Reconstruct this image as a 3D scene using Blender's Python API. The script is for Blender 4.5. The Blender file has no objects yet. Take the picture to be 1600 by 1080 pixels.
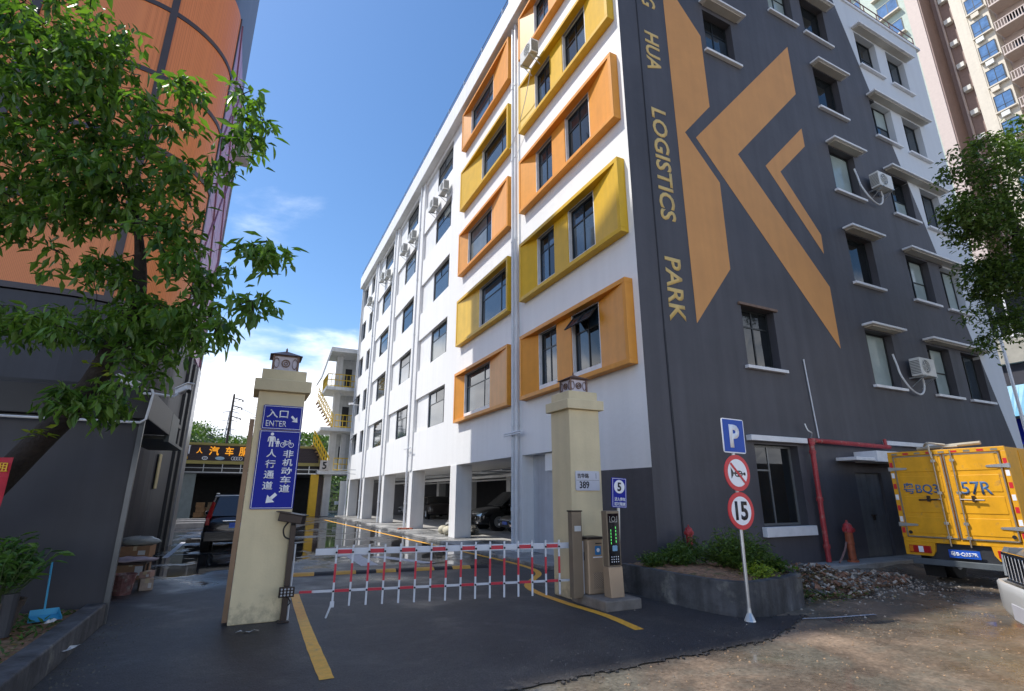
import bpy, bmesh, math, random
import numpy as np
from mathutils import Vector, Matrix
random.seed(7); rng = np.random.default_rng(7)
SC = bpy.context.scene
COL = SC.collection
R = math.radians
# ------------------------------------------------------------------ camera
cam_d = bpy.data.cameras.new('camera'); cam = bpy.data.objects.new('camera', cam_d); COL.objects.link(cam)
cam.location = (-6.971, -7.966, 1.6)
cam.rotation_euler = (R(90 + 16.12), 0, R(-26.4))
cam_d.sensor_width = 36; cam_d.lens = 18.135; cam_d.clip_end = 3000; cam_d.clip_start = .05
SC.camera = cam
# ------------------------------------------------------------------ light
SUN_EL = R(56); SUN_AZ = math.atan2(-.9, .44)          # azimuth from +Y clockwise
sd = bpy.data.lights.new('sun', 'SUN'); sun = bpy.data.objects.new('sun', sd); COL.objects.link(sun)
sd.energy = 2.35; sd.angle = R(.6); sd.color = (1, .955, .88)
sv = Vector((math.sin(SUN_AZ) * math.cos(SUN_EL), math.cos(SUN_AZ) * math.cos(SUN_EL), math.sin(SUN_EL)))
sun.rotation_euler = sv.to_track_quat('Z', 'Y').to_euler()
W = bpy.data.worlds.new('World'); SC.world = W; W.use_nodes = True
nt = W.node_tree; N = nt.nodes; L = nt.links; N.clear()
def nd(t, **k):
    n = N.new(t)
    for a, b in k.items(): setattr(n, a, b)
    return n
sky = nd('ShaderNodeTexSky', sky_type='NISHITA', sun_disc=False, sun_elevation=SUN_EL, sun_rotation=SUN_AZ, air_density=1.0, dust_density=.6, ozone_density=2.0)
tc = nd('ShaderNodeTexCoord'); sep = nd('ShaderNodeSeparateXYZ'); L.new(tc.outputs['Generated'], sep.inputs[0])
def wm(op, a, b=None, c=None, clamp=False):
    m = nd('ShaderNodeMath', operation=op, use_clamp=clamp)
    for i, x in enumerate((a, b, c)):
        if x is None: continue
        if isinstance(x, (int, float)): m.inputs[i].default_value = x
        else: L.new(x, m.inputs[i])
    return m.outputs[0]
zc = wm('MAXIMUM', sep.outputs[2], 0.0)
inv = wm('DIVIDE', 1.0, wm('ADD', zc, .22))
comb = nd('ShaderNodeCombineXYZ')
L.new(wm('MULTIPLY', sep.outputs[0], inv), comb.inputs[0]); L.new(wm('MULTIPLY', sep.outputs[1], inv), comb.inputs[1]); L.new(wm('MULTIPLY', zc, 1.2), comb.inputs[2])
n1 = nd('ShaderNodeTexNoise'); n1.inputs['Scale'].default_value = 1.25; n1.inputs['Detail'].default_value = 9; n1.inputs['Roughness'].default_value = .56; n1.inputs['Distortion'].default_value = .25
L.new(comb.outputs[0], n1.inputs['Vector'])
low = nd('ShaderNodeMapRange'); low.inputs[1].default_value = .12; low.inputs[2].default_value = .44; low.inputs[3].default_value = .33; low.inputs[4].default_value = -.17
L.new(zc, low.inputs[0])
cm = nd('ShaderNodeMapRange', interpolation_type='SMOOTHSTEP'); cm.inputs[1].default_value = .50; cm.inputs[2].default_value = .74
L.new(wm('ADD', n1.outputs[0], low.outputs[0]), cm.inputs[0])
n2 = nd('ShaderNodeTexNoise'); n2.inputs['Scale'].default_value = 2.6; n2.inputs['Detail'].default_value = 7; n2.inputs['Roughness'].default_value = .5
L.new(comb.outputs[0], n2.inputs['Vector'])
shade = nd('ShaderNodeMapRange'); shade.inputs[1].default_value = .36; shade.inputs[2].default_value = .60
L.new(n2.outputs[0], shade.inputs[0])
cc = nd('ShaderNodeMix', data_type='RGBA'); cc.inputs[6].default_value = (3.6, 3.8, 4.3, 1); cc.inputs[7].default_value = (7.4, 7.4, 7.5, 1)
L.new(shade.outputs[0], cc.inputs[0])
hs = nd('ShaderNodeHueSaturation'); hs.inputs['Saturation'].default_value = 1.2; hs.inputs['Value'].default_value = .66; L.new(sky.outputs[0], hs.inputs['Color'])
mx = nd('ShaderNodeMix', data_type='RGBA'); L.new(cm.outputs[0], mx.inputs[0]); L.new(hs.outputs[0], mx.inputs[6]); L.new(cc.outputs[2], mx.inputs[7])
bg = nd('ShaderNodeBackground'); bg.inputs[1].default_value = .15; L.new(mx.outputs[2], bg.inputs[0])
out = nd('ShaderNodeOutputWorld'); L.new(bg.outputs[0], out.inputs[0])
vs = SC.view_settings; SC.display_settings.display_device = 'sRGB'; vs.view_transform = 'Standard'; vs.look = 'None'; vs.exposure = 1.07; vs.gamma = 1; vs.use_curve_mapping = False

# ------------------------------------------------------------------ materials
MATS = {}
def mat(name, col, rough=.6, metal=0., var=.12, vscale=3., bump=0., bscale=40., spec=.5, streak=0., col2=None, c2amt=0., c2scale=1.2, coat=0., trans=0., emit=None, vs3=None, rvar=0.):
    if name in MATS: return MATS[name]
    m = bpy.data.materials.new(name); m.use_nodes = True; t = m.node_tree; n = t.nodes; l = t.links; n.clear()
    o = n.new('ShaderNodeOutputMaterial'); p = n.new('ShaderNodeBsdfPrincipled'); l.new(p.outputs[0], o.inputs[0])
    p.inputs['Roughness'].default_value = rough; p.inputs['Metallic'].default_value = metal; p.inputs['Specular IOR Level'].default_value = spec; p.inputs['Coat Weight'].default_value = coat
    g = n.new('ShaderNodeNewGeometry')
    c = (*col, 1)
    base = None
    def mul(colsock, fac_sock, amt):
        mr = n.new('ShaderNodeMapRange'); mr.inputs[1].default_value = .3; mr.inputs[2].default_value = .7; mr.inputs[3].default_value = 1 - amt; mr.inputs[4].default_value = 1 + amt * .6
        l.new(fac_sock, mr.inputs[0]); mm = n.new('ShaderNodeVectorMath'); mm.operation = 'SCALE'
        if isinstance(colsock, tuple): mm.inputs[0].default_value = colsock[:3]
        else: l.new(colsock, mm.inputs[0])
        l.new(mr.outputs[0], mm.inputs[3]); return mm.outputs[0]
    cur = c
    if col2:
        ns = n.new('ShaderNodeTexNoise'); ns.inputs['Scale'].default_value = c2scale; ns.inputs['Detail'].default_value = 8; ns.inputs['Roughness'].default_value = .65; l.new(g.outputs['Position'], ns.inputs['Vector'])
        mr = n.new('ShaderNodeMapRange'); mr.inputs[1].default_value = .62 - c2amt * .3; mr.inputs[2].default_value = .72 - c2amt * .2; l.new(ns.outputs[0], mr.inputs[0])
        mi = n.new('ShaderNodeMix'); mi.data_type = 'RGBA'; mi.inputs[6].default_value = c; mi.inputs[7].default_value = (*col2, 1); l.new(mr.outputs[0], mi.inputs[0]); cur = mi.outputs[2]
    if var:
        ns = n.new('ShaderNodeTexNoise'); ns.inputs['Scale'].default_value = vscale; ns.inputs['Detail'].default_value = 6; ns.inputs['Roughness'].default_value = .6
        l.new(g.outputs['Position'], ns.inputs['Vector']); cur = mul(cur, ns.outputs[0], var)
    if streak:
        mp = n.new('ShaderNodeMapping'); mp.inputs['Scale'].default_value = (5, 5, .22); l.new(g.outputs['Position'], mp.inputs[0])
        ns = n.new('ShaderNodeTexNoise'); ns.inputs['Scale'].default_value = 1.; ns.inputs['Detail'].default_value = 5; l.new(mp.outputs[0], ns.inputs['Vector']); cur = mul(cur, ns.outputs[0], streak)
    if isinstance(cur, tuple): p.inputs['Base Color'].default_value = cur
    else: l.new(cur, p.inputs['Base Color'])
    if rvar:
        ns = n.new('ShaderNodeTexNoise'); ns.inputs['Scale'].default_value = 2.; ns.inputs['Detail'].default_value = 5; l.new(g.outputs['Position'], ns.inputs['Vector'])
        mr = n.new('ShaderNodeMapRange'); mr.inputs[1].default_value = .35; mr.inputs[2].default_value = .65; mr.inputs[3].default_value = max(0, rough - rvar); mr.inputs[4].default_value = min(1, rough + rvar); l.new(ns.outputs[0], mr.inputs[0]); l.new(mr.outputs[0], p.inputs['Roughness'])
    if bump:
        ns = n.new('ShaderNodeTexNoise'); ns.inputs['Scale'].default_value = bscale; ns.inputs['Detail'].default_value = 5; l.new(g.outputs['Position'], ns.inputs['Vector'])
        b = n.new('ShaderNodeBump'); b.inputs['Strength'].default_value = bump; b.inputs['Distance'].default_value = .02; l.new(ns.outputs[0], b.inputs['Height']); l.new(b.outputs[0], p.inputs['Normal'])
    if trans: p.inputs['Transmission Weight'].default_value = trans
    if emit: p.inputs['Emission Color'].default_value = (*emit[:3], 1); p.inputs['Emission Strength'].default_value = emit[3]
    MATS[name] = m; return m
def twotone(name, mA, mB, expr):
    """wall whose paint changes at a line: expr(sock_x, y, z, math) -> 0/1 socket"""
    m = bpy.data.materials.new(name); m.use_nodes = True; t = m.node_tree; n = t.nodes; l = t.links; n.clear()
    o = n.new('ShaderNodeOutputMaterial'); g = n.new('ShaderNodeNewGeometry'); s = n.new('ShaderNodeSeparateXYZ'); l.new(g.outputs['Position'], s.inputs[0])
    def ma(op, a, b=0., cl=False):
        q = n.new('ShaderNodeMath'); q.operation = op; q.use_clamp = cl
        for i, x in enumerate((a, b)):
            if isinstance(x, (int, float)): q.inputs[i].default_value = x
            else: l.new(x, q.inputs[i])
        return q.outputs[0]
    fac = expr(s.outputs[0], s.outputs[1], s.outputs[2], ma)
    def paint(col, streak, var):
        ns = n.new('ShaderNodeTexNoise'); ns.inputs['Scale'].default_value = .7; ns.inputs['Detail'].default_value = 7; ns.inputs['Roughness'].default_value = .62; l.new(g.outputs['Position'], ns.inputs['Vector'])
        mp = n.new('ShaderNodeMapping'); mp.inputs['Scale'].default_value = (3.5, 3.5, .16); l.new(g.outputs['Position'], mp.inputs[0])
        n3 = n.new('ShaderNodeTexNoise'); n3.inputs['Scale'].default_value = 1.; n3.inputs['Detail'].default_value = 6; l.new(mp.outputs[0], n3.inputs['Vector'])
        a = ma('ADD', ma('MULTIPLY', ma('SUBTRACT', ns.outputs[0], .5), var), ma('MULTIPLY', ma('SUBTRACT', n3.outputs[0], .5), streak)); a = ma('ADD', a, 1.)
        v = n.new('ShaderNodeVectorMath'); v.operation = 'SCALE'; v.inputs[0].default_value = col; l.new(a, v.inputs[3]); return v.outputs[0]
    A = paint(*mA); B = paint(*mB)
    mi = n.new('ShaderNodeMix'); mi.data_type = 'RGBA'; l.new(fac, mi.inputs[0]); l.new(A, mi.inputs[6]); l.new(B, mi.inputs[7])
    p = n.new('ShaderNodeBsdfPrincipled'); l.new(mi.outputs[2], p.inputs['Base Color']); p.inputs['Roughness'].default_value = .62; l.new(p.outputs[0], o.inputs[0])
    nb = n.new('ShaderNodeTexNoise'); nb.inputs['Scale'].default_value = 7; nb.inputs['Detail'].default_value = 8; l.new(g.outputs['Position'], nb.inputs['Vector'])
    b = n.new('ShaderNodeBump'); b.inputs['Strength'].default_value = .25; b.inputs['Distance'].default_value = .02; l.new(nb.outputs[0], b.inputs['Height']); l.new(b.outputs[0], p.inputs['Normal'])
    return m
def leafmat(name, c1, c2, tr=.35, rough=.45):
    m = bpy.data.materials.new(name); m.use_nodes = True; t = m.node_tree; n = t.nodes; l = t.links; n.clear()
    o = n.new('ShaderNodeOutputMaterial'); g = n.new('ShaderNodeNewGeometry')
    mi = n.new('ShaderNodeMix'); mi.data_type = 'RGBA'; mi.inputs[6].default_value = (*c1, 1); mi.inputs[7].default_value = (*c2, 1)
    ns = n.new('ShaderNodeTexNoise'); ns.inputs['Scale'].default_value = 1.6; ns.inputs['Detail'].default_value = 3; l.new(g.outputs['Position'], ns.inputs['Vector'])
    a = n.new('ShaderNodeMath'); a.operation = 'MULTIPLY_ADD'; l.new(g.outputs['Random Per Island'], a.inputs[0]); a.inputs[1].default_value = .75
    b = n.new('ShaderNodeMath'); b.operation = 'SUBTRACT'; l.new(ns.outputs[0], b.inputs[0]); b.inputs[1].default_value = .38; l.new(b.outputs[0], a.inputs[2]); a.use_clamp = True
    l.new(a.outputs[0], mi.inputs[0])
    p = n.new('ShaderNodeBsdfPrincipled'); p.inputs['Roughness'].default_value = rough; l.new(mi.outputs[2], p.inputs['Base Color'])
    tn = n.new('ShaderNodeBsdfTranslucent'); sc = n.new('ShaderNodeVectorMath'); sc.operation = 'MULTIPLY'; sc.inputs[1].default_value = (1.5, 1.6, .6); l.new(mi.outputs[2], sc.inputs[0]); l.new(sc.outputs[0], tn.inputs[0])
    ms = n.new('ShaderNodeMixShader'); ms.inputs[0].default_value = tr; l.new(p.outputs[0], ms.inputs[1]); l.new(tn.outputs[0], ms.inputs[2]); l.new(ms.outputs[0], o.inputs[0])
    return m
def glass(name, col, rough=.04, spec=.8, var=.3):
    return mat(name, col, rough=rough, spec=spec, var=var, vscale=1.3, coat=.0, bump=.05, bscale=1.1)

M_white = mat('white_paint', (.78, .78, .77), .5, var=.05, vscale=2, streak=.06)
M_trim = mat('white_trim', (.74, .74, .74), .5, var=.12, vscale=5)
M_conc = mat('concrete', (.36, .35, .33), .8, var=.25, vscale=2, bump=.3, bscale=30, col2=(.2, .19, .17), c2amt=.3)
M_concdark = mat('painted_dark_concrete', (.085, .088, .095), .7, var=.5, vscale=3, streak=.5, bump=.6, bscale=14, col2=(.2, .2, .18), c2amt=.2, c2scale=2.5)
M_frame = mat('dark_window_frame', (.025, .03, .032), .35, metal=.3, var=.1)
M_glass = glass('window_glass', (.035, .05, .065))
M_glassd = glass('dark_window_glass', (.012, .015, .017), spec=.5)
M_blind = glass('blind_glass', (.16, .18, .18), rough=.1, spec=.5)
M_curt = glass('curtained_glass', (.33, .40, .39), rough=.12, spec=.5, var=.2)
PANEMIX = [M_glass, M_glassd, M_blind, glass('blue_tinted_glass', (.03, .06, .10), rough=.03, spec=1.)]
M_orange = mat('orange_box_paint', (.74, .30, .028), .5, var=.08, streak=.07)
M_orangeL = mat('light_orange_splay_tone', (.78, .36, .09), .5, var=.08, streak=.08)  # paler orange tone for some splayed panels
M_yellow = mat('yellow_box_paint', (.70, .42, .008), .5, var=.08, streak=.07)
M_yellowL = mat('pale_yellow_splay_tone', (.75, .48, .05), .5, var=.08, streak=.08)  # paler yellow tone for some splayed panels
M_logo = mat('logo_ochre_paint', (.62, .29, .085), .6, var=.08, vscale=1.2, streak=.05)
M_letter = mat('gold_lettering', (.72, .50, .17), .5, var=.05)
M_beige = mat('beige_pillar_paint', (.68, .57, .35), .6, var=.07, vscale=2.5, streak=.06, bump=.12, bscale=30)
def foot_grime(m, z0=.0, z1=.55, col=(.16, .14, .10)):
    t = m.node_tree; n = t.nodes; l = t.links; p = [q for q in n if q.type == 'BSDF_PRINCIPLED'][0]; src = p.inputs['Base Color'].links[0].from_socket
    g = n.new('ShaderNodeNewGeometry'); s_ = n.new('ShaderNodeSeparateXYZ'); l.new(g.outputs['Position'], s_.inputs[0]); ns = n.new('ShaderNodeTexNoise'); ns.inputs['Scale'].default_value = 9; ns.inputs['Detail'].default_value = 8; ns.inputs['Roughness'].default_value = .7; l.new(g.outputs['Position'], ns.inputs['Vector'])
    a = n.new('ShaderNodeMapRange'); a.inputs[1].default_value = z0; a.inputs[2].default_value = z1; a.inputs[3].default_value = .30; a.inputs[4].default_value = -.08; l.new(s_.outputs[2], a.inputs[0])
    b = n.new('ShaderNodeMath'); l.new(a.outputs[0], b.inputs[0]); l.new(ns.outputs[0], b.inputs[1]); c = n.new('ShaderNodeMapRange'); c.inputs[1].default_value = .64; c.inputs[2].default_value = .86; c.inputs[4].default_value = .5; l.new(b.outputs[0], c.inputs[0])
    mi = n.new('ShaderNodeMix'); mi.data_type = 'RGBA'; l.new(c.outputs[0], mi.inputs[0]); l.new(src, mi.inputs[6]); mi.inputs[7].default_value = (*col, 1); l.new(mi.outputs[2], p.inputs['Base Color'])
foot_grime(M_beige)
M_blue = mat('sign_blue', (.008, .018, .30), .45, var=.03, spec=.2)
M_blue2 = mat('parking_sign_blue', (.006, .07, .40), .4, var=.03, spec=.25)
M_signw = mat('sign_white', (.85, .86, .88), .4, var=.02)
M_black = mat('black_print', (.012, .012, .014), .4, var=0)
M_red = mat('sign_red', (.62, .02, .03), .4, var=.04)
M_redpaint = mat('weathered_red_paint', (.42, .04, .045), .5, var=.3, vscale=9, col2=(.42, .22, .17), c2amt=.2, c2scale=7)
M_orangerust = mat('orange_rusty_paint', (.40, .10, .04), .6, var=.3, vscale=9)
M_steel = mat('galvanised_steel', (.52, .54, .55), .35, metal=.8, var=.12)
M_pvc = mat('white_pvc', (.66, .68, .70), .4, var=.08)
M_champ = mat('champagne_metal', (.42, .31, .21), .4, metal=.35, var=.06)
M_bronze = mat('bronze_housing', (.24, .19, .135), .45, metal=.4, var=.1)
M_dbrown = mat('dark_brown_metal', (.045, .033, .028), .4, metal=.4, var=.1)
M_lampmetal = mat('lamp_bronze', (.17, .10, .075), .45, metal=.3, var=.25, vscale=20)
M_lampglass = mat('lamp_frosted_glass', (.55, .50, .56), .3, var=.1, vscale=15)
M_rubber = mat('black_rubber', (.015, .015, .016), .7, var=.2)
M_chrome = mat('chrome', (.75, .76, .78), .12, metal=1, var=0)
M_plateblue = mat('licence_plate_blue', (.02, .10, .50), .3, var=.05)
M_truck = mat('truck_yellow', (.80, .38, .008), .42, var=.12, vscale=5, coat=.2, streak=.10, col2=(.50, .26, .05), c2amt=.08, c2scale=5)
M_truckd = mat('truck_underbody', (.03, .032, .038), .6, var=.3)
M_truckmetal = mat('aluminium_trim', (.36, .31, .24), .35, metal=.6, var=.2, vscale=12)
M_acw = mat('ac_white_casing', (.66, .66, .62), .45, var=.12, vscale=8)
M_acd = mat('ac_grille', (.12, .13, .13), .5, var=.1)
M_yline = mat('yellow_road_paint', (.86, .42, .035), .55, var=.16, vscale=12, bump=.4, bscale=60, col2=(.55, .30, .09), c2amt=.1, c2scale=5)
M_wline = mat('white_road_paint', (.50, .50, .52), .6, var=.25, vscale=9, bump=.4, bscale=60)
M_soil = mat('reddish_soil', (.30, .165, .095), .95, var=.35, vscale=9, bump=1., bscale=35, col2=(.09, .10, .03), c2amt=.3, c2scale=3)
M_bark = mat('tree_bark', (.026, .020, .017), .9, var=.4, vscale=14, bump=1., bscale=25)
M_card = mat('cardboard', (.30, .17, .09), .8, var=.2, vscale=6)
M_darkb = mat('dark_annex_wall', (.036, .038, .048), .55, var=.15, vscale=1.2, streak=.16)
M_darkb2 = mat('dark_fascia', (.022, .023, .026), .5, var=.15)
M_leaf = leafmat('broad_leaves', (.03, .085, .018), (.17, .31, .055), tr=.42, rough=.35)
M_leafd = leafmat('small_tree_leaves', (.03, .07, .018), (.14, .22, .045), tr=.4)
M_leafy = leafmat('young_leaves', (.08, .16, .015), (.34, .42, .04))
M_leafp = leafmat('pot_plant_leaves', (.02, .07, .018), (.12, .24, .05))
M_leafh = leafmat('hill_leaves', (.035, .085, .012), (.14, .24, .035), tr=.2)
M_dry = leafmat('dry_leaves', (.10, .06, .025), (.34, .27, .13), tr=.1)

# ------------------------------------------------------------------ mesh helpers
class Fr:
    """a flat working frame: u runs along the wall, n out of it, z up"""
    def __init__(s, o, u, n): s.o = Vector(o); s.u = Vector(u); s.n = Vector(n)
    def p(s, u, n, z): return s.o + s.u * u + s.n * n + Vector((0, 0, z))
F1 = Fr((0, 0, 0), (0, 1, 0), (-1, 0, 0))     # long white front, u = y
F2 = Fr((0, 0, 0), (1, 0, 0), (0, -1, 0))     # dark end wall, u = x
class MB:
    def __init__(s): s.v = []; s.f = []; s.m = []; s.cm = 0
    def add(s, vs, fs, m=None):
        b = len(s.v); s.v += [tuple(q) for q in vs]
        for f in fs: s.f.append(tuple(i + b for i in f)); s.m.append(s.cm if m is None else m)
        return s
    def quad(s, a, b, c, d, m=None): return s.add((a, b, c, d), ((0, 1, 2, 3),), m)
    def box(s, x0, x1, y0, y1, z0, z1, m=None):
        return s.add([(x, y, z) for z in (z0, z1) for y in (y0, y1) for x in (x0, x1)], ((0, 2, 3, 1), (4, 5, 7, 6), (0, 1, 5, 4), (2, 6, 7, 3), (0, 4, 6, 2), (1, 3, 7, 5)), m)
    def fbox(s, fr, u0, u1, n0, n1, z0, z1, m=None):
        return s.add([fr.p(u, n, z) for z in (z0, z1) for n in (n0, n1) for u in (u0, u1)], ((0, 2, 3, 1), (4, 5, 7, 6), (0, 1, 5, 4), (2, 6, 7, 3), (0, 4, 6, 2), (1, 3, 7, 5)), m)
    def obox(s, c, size, rot=(0, 0, 0), m=None):
        from mathutils import Euler
        e = Euler(rot).to_matrix(); c = Vector(c); h = [q / 2 for q in size]
        return s.add([c + e @ Vector((x, y, z)) for z in (-h[2], h[2]) for y in (-h[1], h[1]) for x in (-h[0], h[0])], ((0, 2, 3, 1), (4, 5, 7, 6), (0, 1, 5, 4), (2, 6, 7, 3), (0, 4, 6, 2), (1, 3, 7, 5)), m)
    def tube(s, pts, r, n=8, m=None, cap=True):
        pts = [Vector(q) for q in pts]; rs = r if isinstance(r, (list, tuple)) else [r] * len(pts)
        b = len(s.v); up = None
        for i, q in enumerate(pts):
            d = (pts[min(i + 1, len(pts) - 1)] - pts[max(i - 1, 0)]).normalized()
            a = Vector((0, 0, 1)) if abs(d.z) < .9 else Vector((1, 0, 0))
            if up is None: up = a
            x = up.cross(d)
            if x.length < 1e-4: x = Vector((0, 1, 0)).cross(d)
            x.normalize(); y = d.cross(x); up = y
            for k in range(n):
                t = 2 * math.pi * k / n; s.v.append(tuple(q + (x * math.cos(t) + y * math.sin(t)) * rs[i]))
        mm = s.cm if m is None else m
        for i in range(len(pts) - 1):
            for k in range(n):
                s.f.append((b + i * n + k, b + i * n + (k + 1) % n, b + (i + 1) * n + (k + 1) % n, b + (i + 1) * n + k)); s.m.append(mm)
        if cap:
            s.f.append(tuple(b + k for k in range(n))[::-1]); s.m.append(mm); e = b + (len(pts) - 1) * n
            s.f.append(tuple(e + k for k in range(n))); s.m.append(mm)
        return s
    def prism(s, fr, poly, n0, n1, m=None):
        k = len(poly); vs = [fr.p(u, n0, z) for u, z in poly] + [fr.p(u, n1, z) for u, z in poly]
        fs = [tuple(range(k)), tuple(range(2 * k - 1, k - 1, -1))] + [(i, (i + 1) % k, (i + 1) % k + k, i + k) for i in range(k)]
        return s.add(vs, fs, m)
    def vprism(s, poly, z0, z1, m=None):
        k = len(poly); vs = [(x, y, z0) for x, y in poly] + [(x, y, z1) for x, y in poly]
        fs = [tuple(range(k)), tuple(range(2 * k - 1, k - 1, -1))] + [(i, (i + 1) % k, (i + 1) % k + k, i + k) for i in range(k)]
        return s.add(vs, fs, m)
    def lathe(s, prof, c=(0, 0, 0), n=16, m=None):
        b = len(s.v); mm = s.cm if m is None else m
        for r, z in prof:
            for k in range(n): t = 2 * math.pi * k / n; s.v.append((c[0] + r * math.cos(t), c[1] + r * math.sin(t), c[2] + z))
        for i in range(len(prof) - 1):
            for k in range(n): s.f.append((b + i * n + k, b + i * n + (k + 1) % n, b + (i + 1) * n + (k + 1) % n, b + (i + 1) * n + k)); s.m.append(mm)
        s.f.append(tuple(b + k for k in range(n))[::-1]); s.m.append(mm); e = b + (len(prof) - 1) * n
        s.f.append(tuple(e + k for k in range(n))); s.m.append(mm)
        return s
    def disc(s, fr, u, z, r, n0, n1, k=28, m=None, rz=None):
        return s.prism(fr, [(u + r * math.cos(2 * math.pi * i / k), z + (rz or r) * math.sin(2 * math.pi * i / k)) for i in range(k)], n0, n1, m)
    def ring(s, fr, u, z, r0, r1, n0, n1, k=28, m=None, asp=1.):
        for i in range(k):
            a = 2 * math.pi * i / k; b = 2 * math.pi * (i + 1) / k
            P = [(u + r0 * math.cos(a) * asp, z + r0 * math.sin(a)), (u + r1 * math.cos(a) * asp, z + r1 * math.sin(a)), (u + r1 * math.cos(b) * asp, z + r1 * math.sin(b)), (u + r0 * math.cos(b) * asp, z + r0 * math.sin(b))]
            s.prism(fr, P, n0, n1, m)
        return s
    def lump(s, c, size, seed=0, n=7, m=None, amp=.25):
        rnd = random.Random(seed); vs = []; fs = []
        for i in range(n + 1):
            for j in range(2 * n):
                th = math.pi * i / n; ph = math.pi * j / n; k = 1 + amp * (rnd.random() - .5)
                vs.append((c[0] + size[0] * math.sin(th) * math.cos(ph) * k, c[1] + size[1] * math.sin(th) * math.sin(ph) * k, c[2] + size[2] * math.cos(th) * k))
        for i in range(n):
            for j in range(2 * n): fs.append((i * 2 * n + j, i * 2 * n + (j + 1) % (2 * n), (i + 1) * 2 * n + (j + 1) % (2 * n), (i + 1) * 2 * n + j))
        return s.add(vs, fs, m)
    def mesh(s, name, mats, smooth=False):
        me = bpy.data.meshes.new(name); me.from_pydata(s.v, [], s.f)
        for x in (mats if isinstance(mats, (list, tuple)) else [mats]): me.materials.append(x)
        if any(s.m): me.polygons.foreach_set('material_index', s.m)
        bm = bmesh.new(); bm.from_mesh(me); bmesh.ops.recalc_face_normals(bm, faces=bm.faces); bm.to_mesh(me); bm.free()
        if smooth: me.polygons.foreach_set('use_smooth', [True] * len(me.polygons))
        me.update(); return me
    def build(s, name, mats, parent=None, smooth=False, bevel=0., label=None, sub=0):
        o = bpy.data.objects.new(name, s.mesh(name, mats, smooth)); COL.objects.link(o)
        if parent is not None: o.parent = parent
        if bevel:
            b = o.modifiers.new('bevel', 'BEVEL'); b.width = bevel; b.segments = 2; b.limit_method = 'ANGLE'; b.angle_limit = R(35)
        if sub:
            b = o.modifiers.new('sub', 'SUBSURF'); b.levels = sub; b.render_levels = sub
        if label: o['label'] = label
        return o
def tag(o, label=None, cat=None, group=None, kind=None):
    if label: o['label'] = label
    if cat: o['category'] = cat
    if group: o['group'] = group
    if kind: o['kind'] = kind
    return o
def thing(name, label, cat, loc=(0, 0, 0), rz=0., group=None):
    o = bpy.data.objects.new(name, None); o.empty_display_size = .2; COL.objects.link(o); o.location = loc; o.rotation_euler = (0, 0, rz)
    return tag(o, label, cat, group)
def struct(o): o['kind'] = 'structure'; return o
def stuff(o): o['kind'] = 'stuff'; return o
KIDS = {}
def dup(o, parent=None, loc=None, rz=None, label=None, group=None):
    c = o.copy(); COL.objects.link(c)
    if parent is not None: c.parent = parent
    if loc is not None: c.location = loc
    if rz is not None: c.rotation_euler = (0, 0, rz)
    if label: c['label'] = label
    if group: c['group'] = group
    for ch in [q for q in ALLKIDS(o)]: dup(ch, c)
    return c
def ALLKIDS(o): return [q for q in COL.objects if q.parent == o]
def text(body, fr, u0, u1, z0, z1, n, mt, parent, name='lettering', bold=0., rot=False, depth=.004, shear=0., label=None, keep=False):
    cu = bpy.data.curves.new('txt', 'FONT'); cu.body = body; cu.size = 1; cu.offset = bold; cu.shear = shear; cu.resolution_u = 3
    o = bpy.data.objects.new('txt', cu); COL.objects.link(o); bpy.context.view_layer.update()
    me = bpy.data.meshes.new_from_object(o); bpy.data.objects.remove(o)
    P = [(v.co.x, v.co.y) for v in me.vertices]
    if rot: P = [(y, -x) for x, y in P]
    xs = [a for a, b in P]; ys = [b for a, b in P]; ax, bx, ay, by = min(xs), max(xs), min(ys), max(ys)
    sx = (u1 - u0) / (bx - ax); sy = (z1 - z0) / (by - ay)
    if keep: sx = sy = min(sx, sy)
    mu, mz = (u0 + u1) / 2, (z0 + z1) / 2; cx, cy = (ax + bx) / 2, (ay + by) / 2
    for v, (a, b) in zip(me.vertices, P): v.co = fr.p(mu + (a - cx) * sx, n, mz + (b - cy) * sy)
    me.materials.clear(); me.materials.append(mt); me.name = name
    ob = bpy.data.objects.new(name, me); COL.objects.link(ob); ob.parent = parent
    sm = ob.modifiers.new('s', 'SOLIDIFY'); sm.thickness = depth; sm.offset = 0
    ob['label'] = label or ('lettering reading ' + body)
    return ob
def wall_holes(mb, fr, u0, u1, z0, z1, holes, depth, n=0., m=None):
    us = sorted({u0, u1, *[h[0] for h in holes], *[h[1] for h in holes]}); zs = sorted({z0, z1, *[h[2] for h in holes], *[h[3] for h in holes]})
    us = [u for u in us if u0 <= u <= u1]; zs = [z for z in zs if z0 <= z <= z1]
    for i in range(len(us) - 1):
        for j in range(len(zs) - 1):
            cu, cz = (us[i] + us[i + 1]) / 2, (zs[j] + zs[j + 1]) / 2
            if any(h[0] < cu < h[1] and h[2] < cz < h[3] for h in holes): continue
            mb.quad(fr.p(us[i], n, zs[j]), fr.p(us[i + 1], n, zs[j]), fr.p(us[i + 1], n, zs[j + 1]), fr.p(us[i], n, zs[j + 1]), m)
    for a, b, c, d in holes:
        dd = n - depth
        mb.quad(fr.p(a, n, c), fr.p(b, n, c), fr.p(b, dd, c), fr.p(a, dd, c), m); mb.quad(fr.p(a, n, d), fr.p(b, n, d), fr.p(b, dd, d), fr.p(a, dd, d), m)
        mb.quad(fr.p(a, n, c), fr.p(a, n, d), fr.p(a, dd, d), fr.p(a, dd, c), m); mb.quad(fr.p(b, n, c), fr.p(b, n, d), fr.p(b, dd, d), fr.p(b, dd, c), m)
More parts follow.
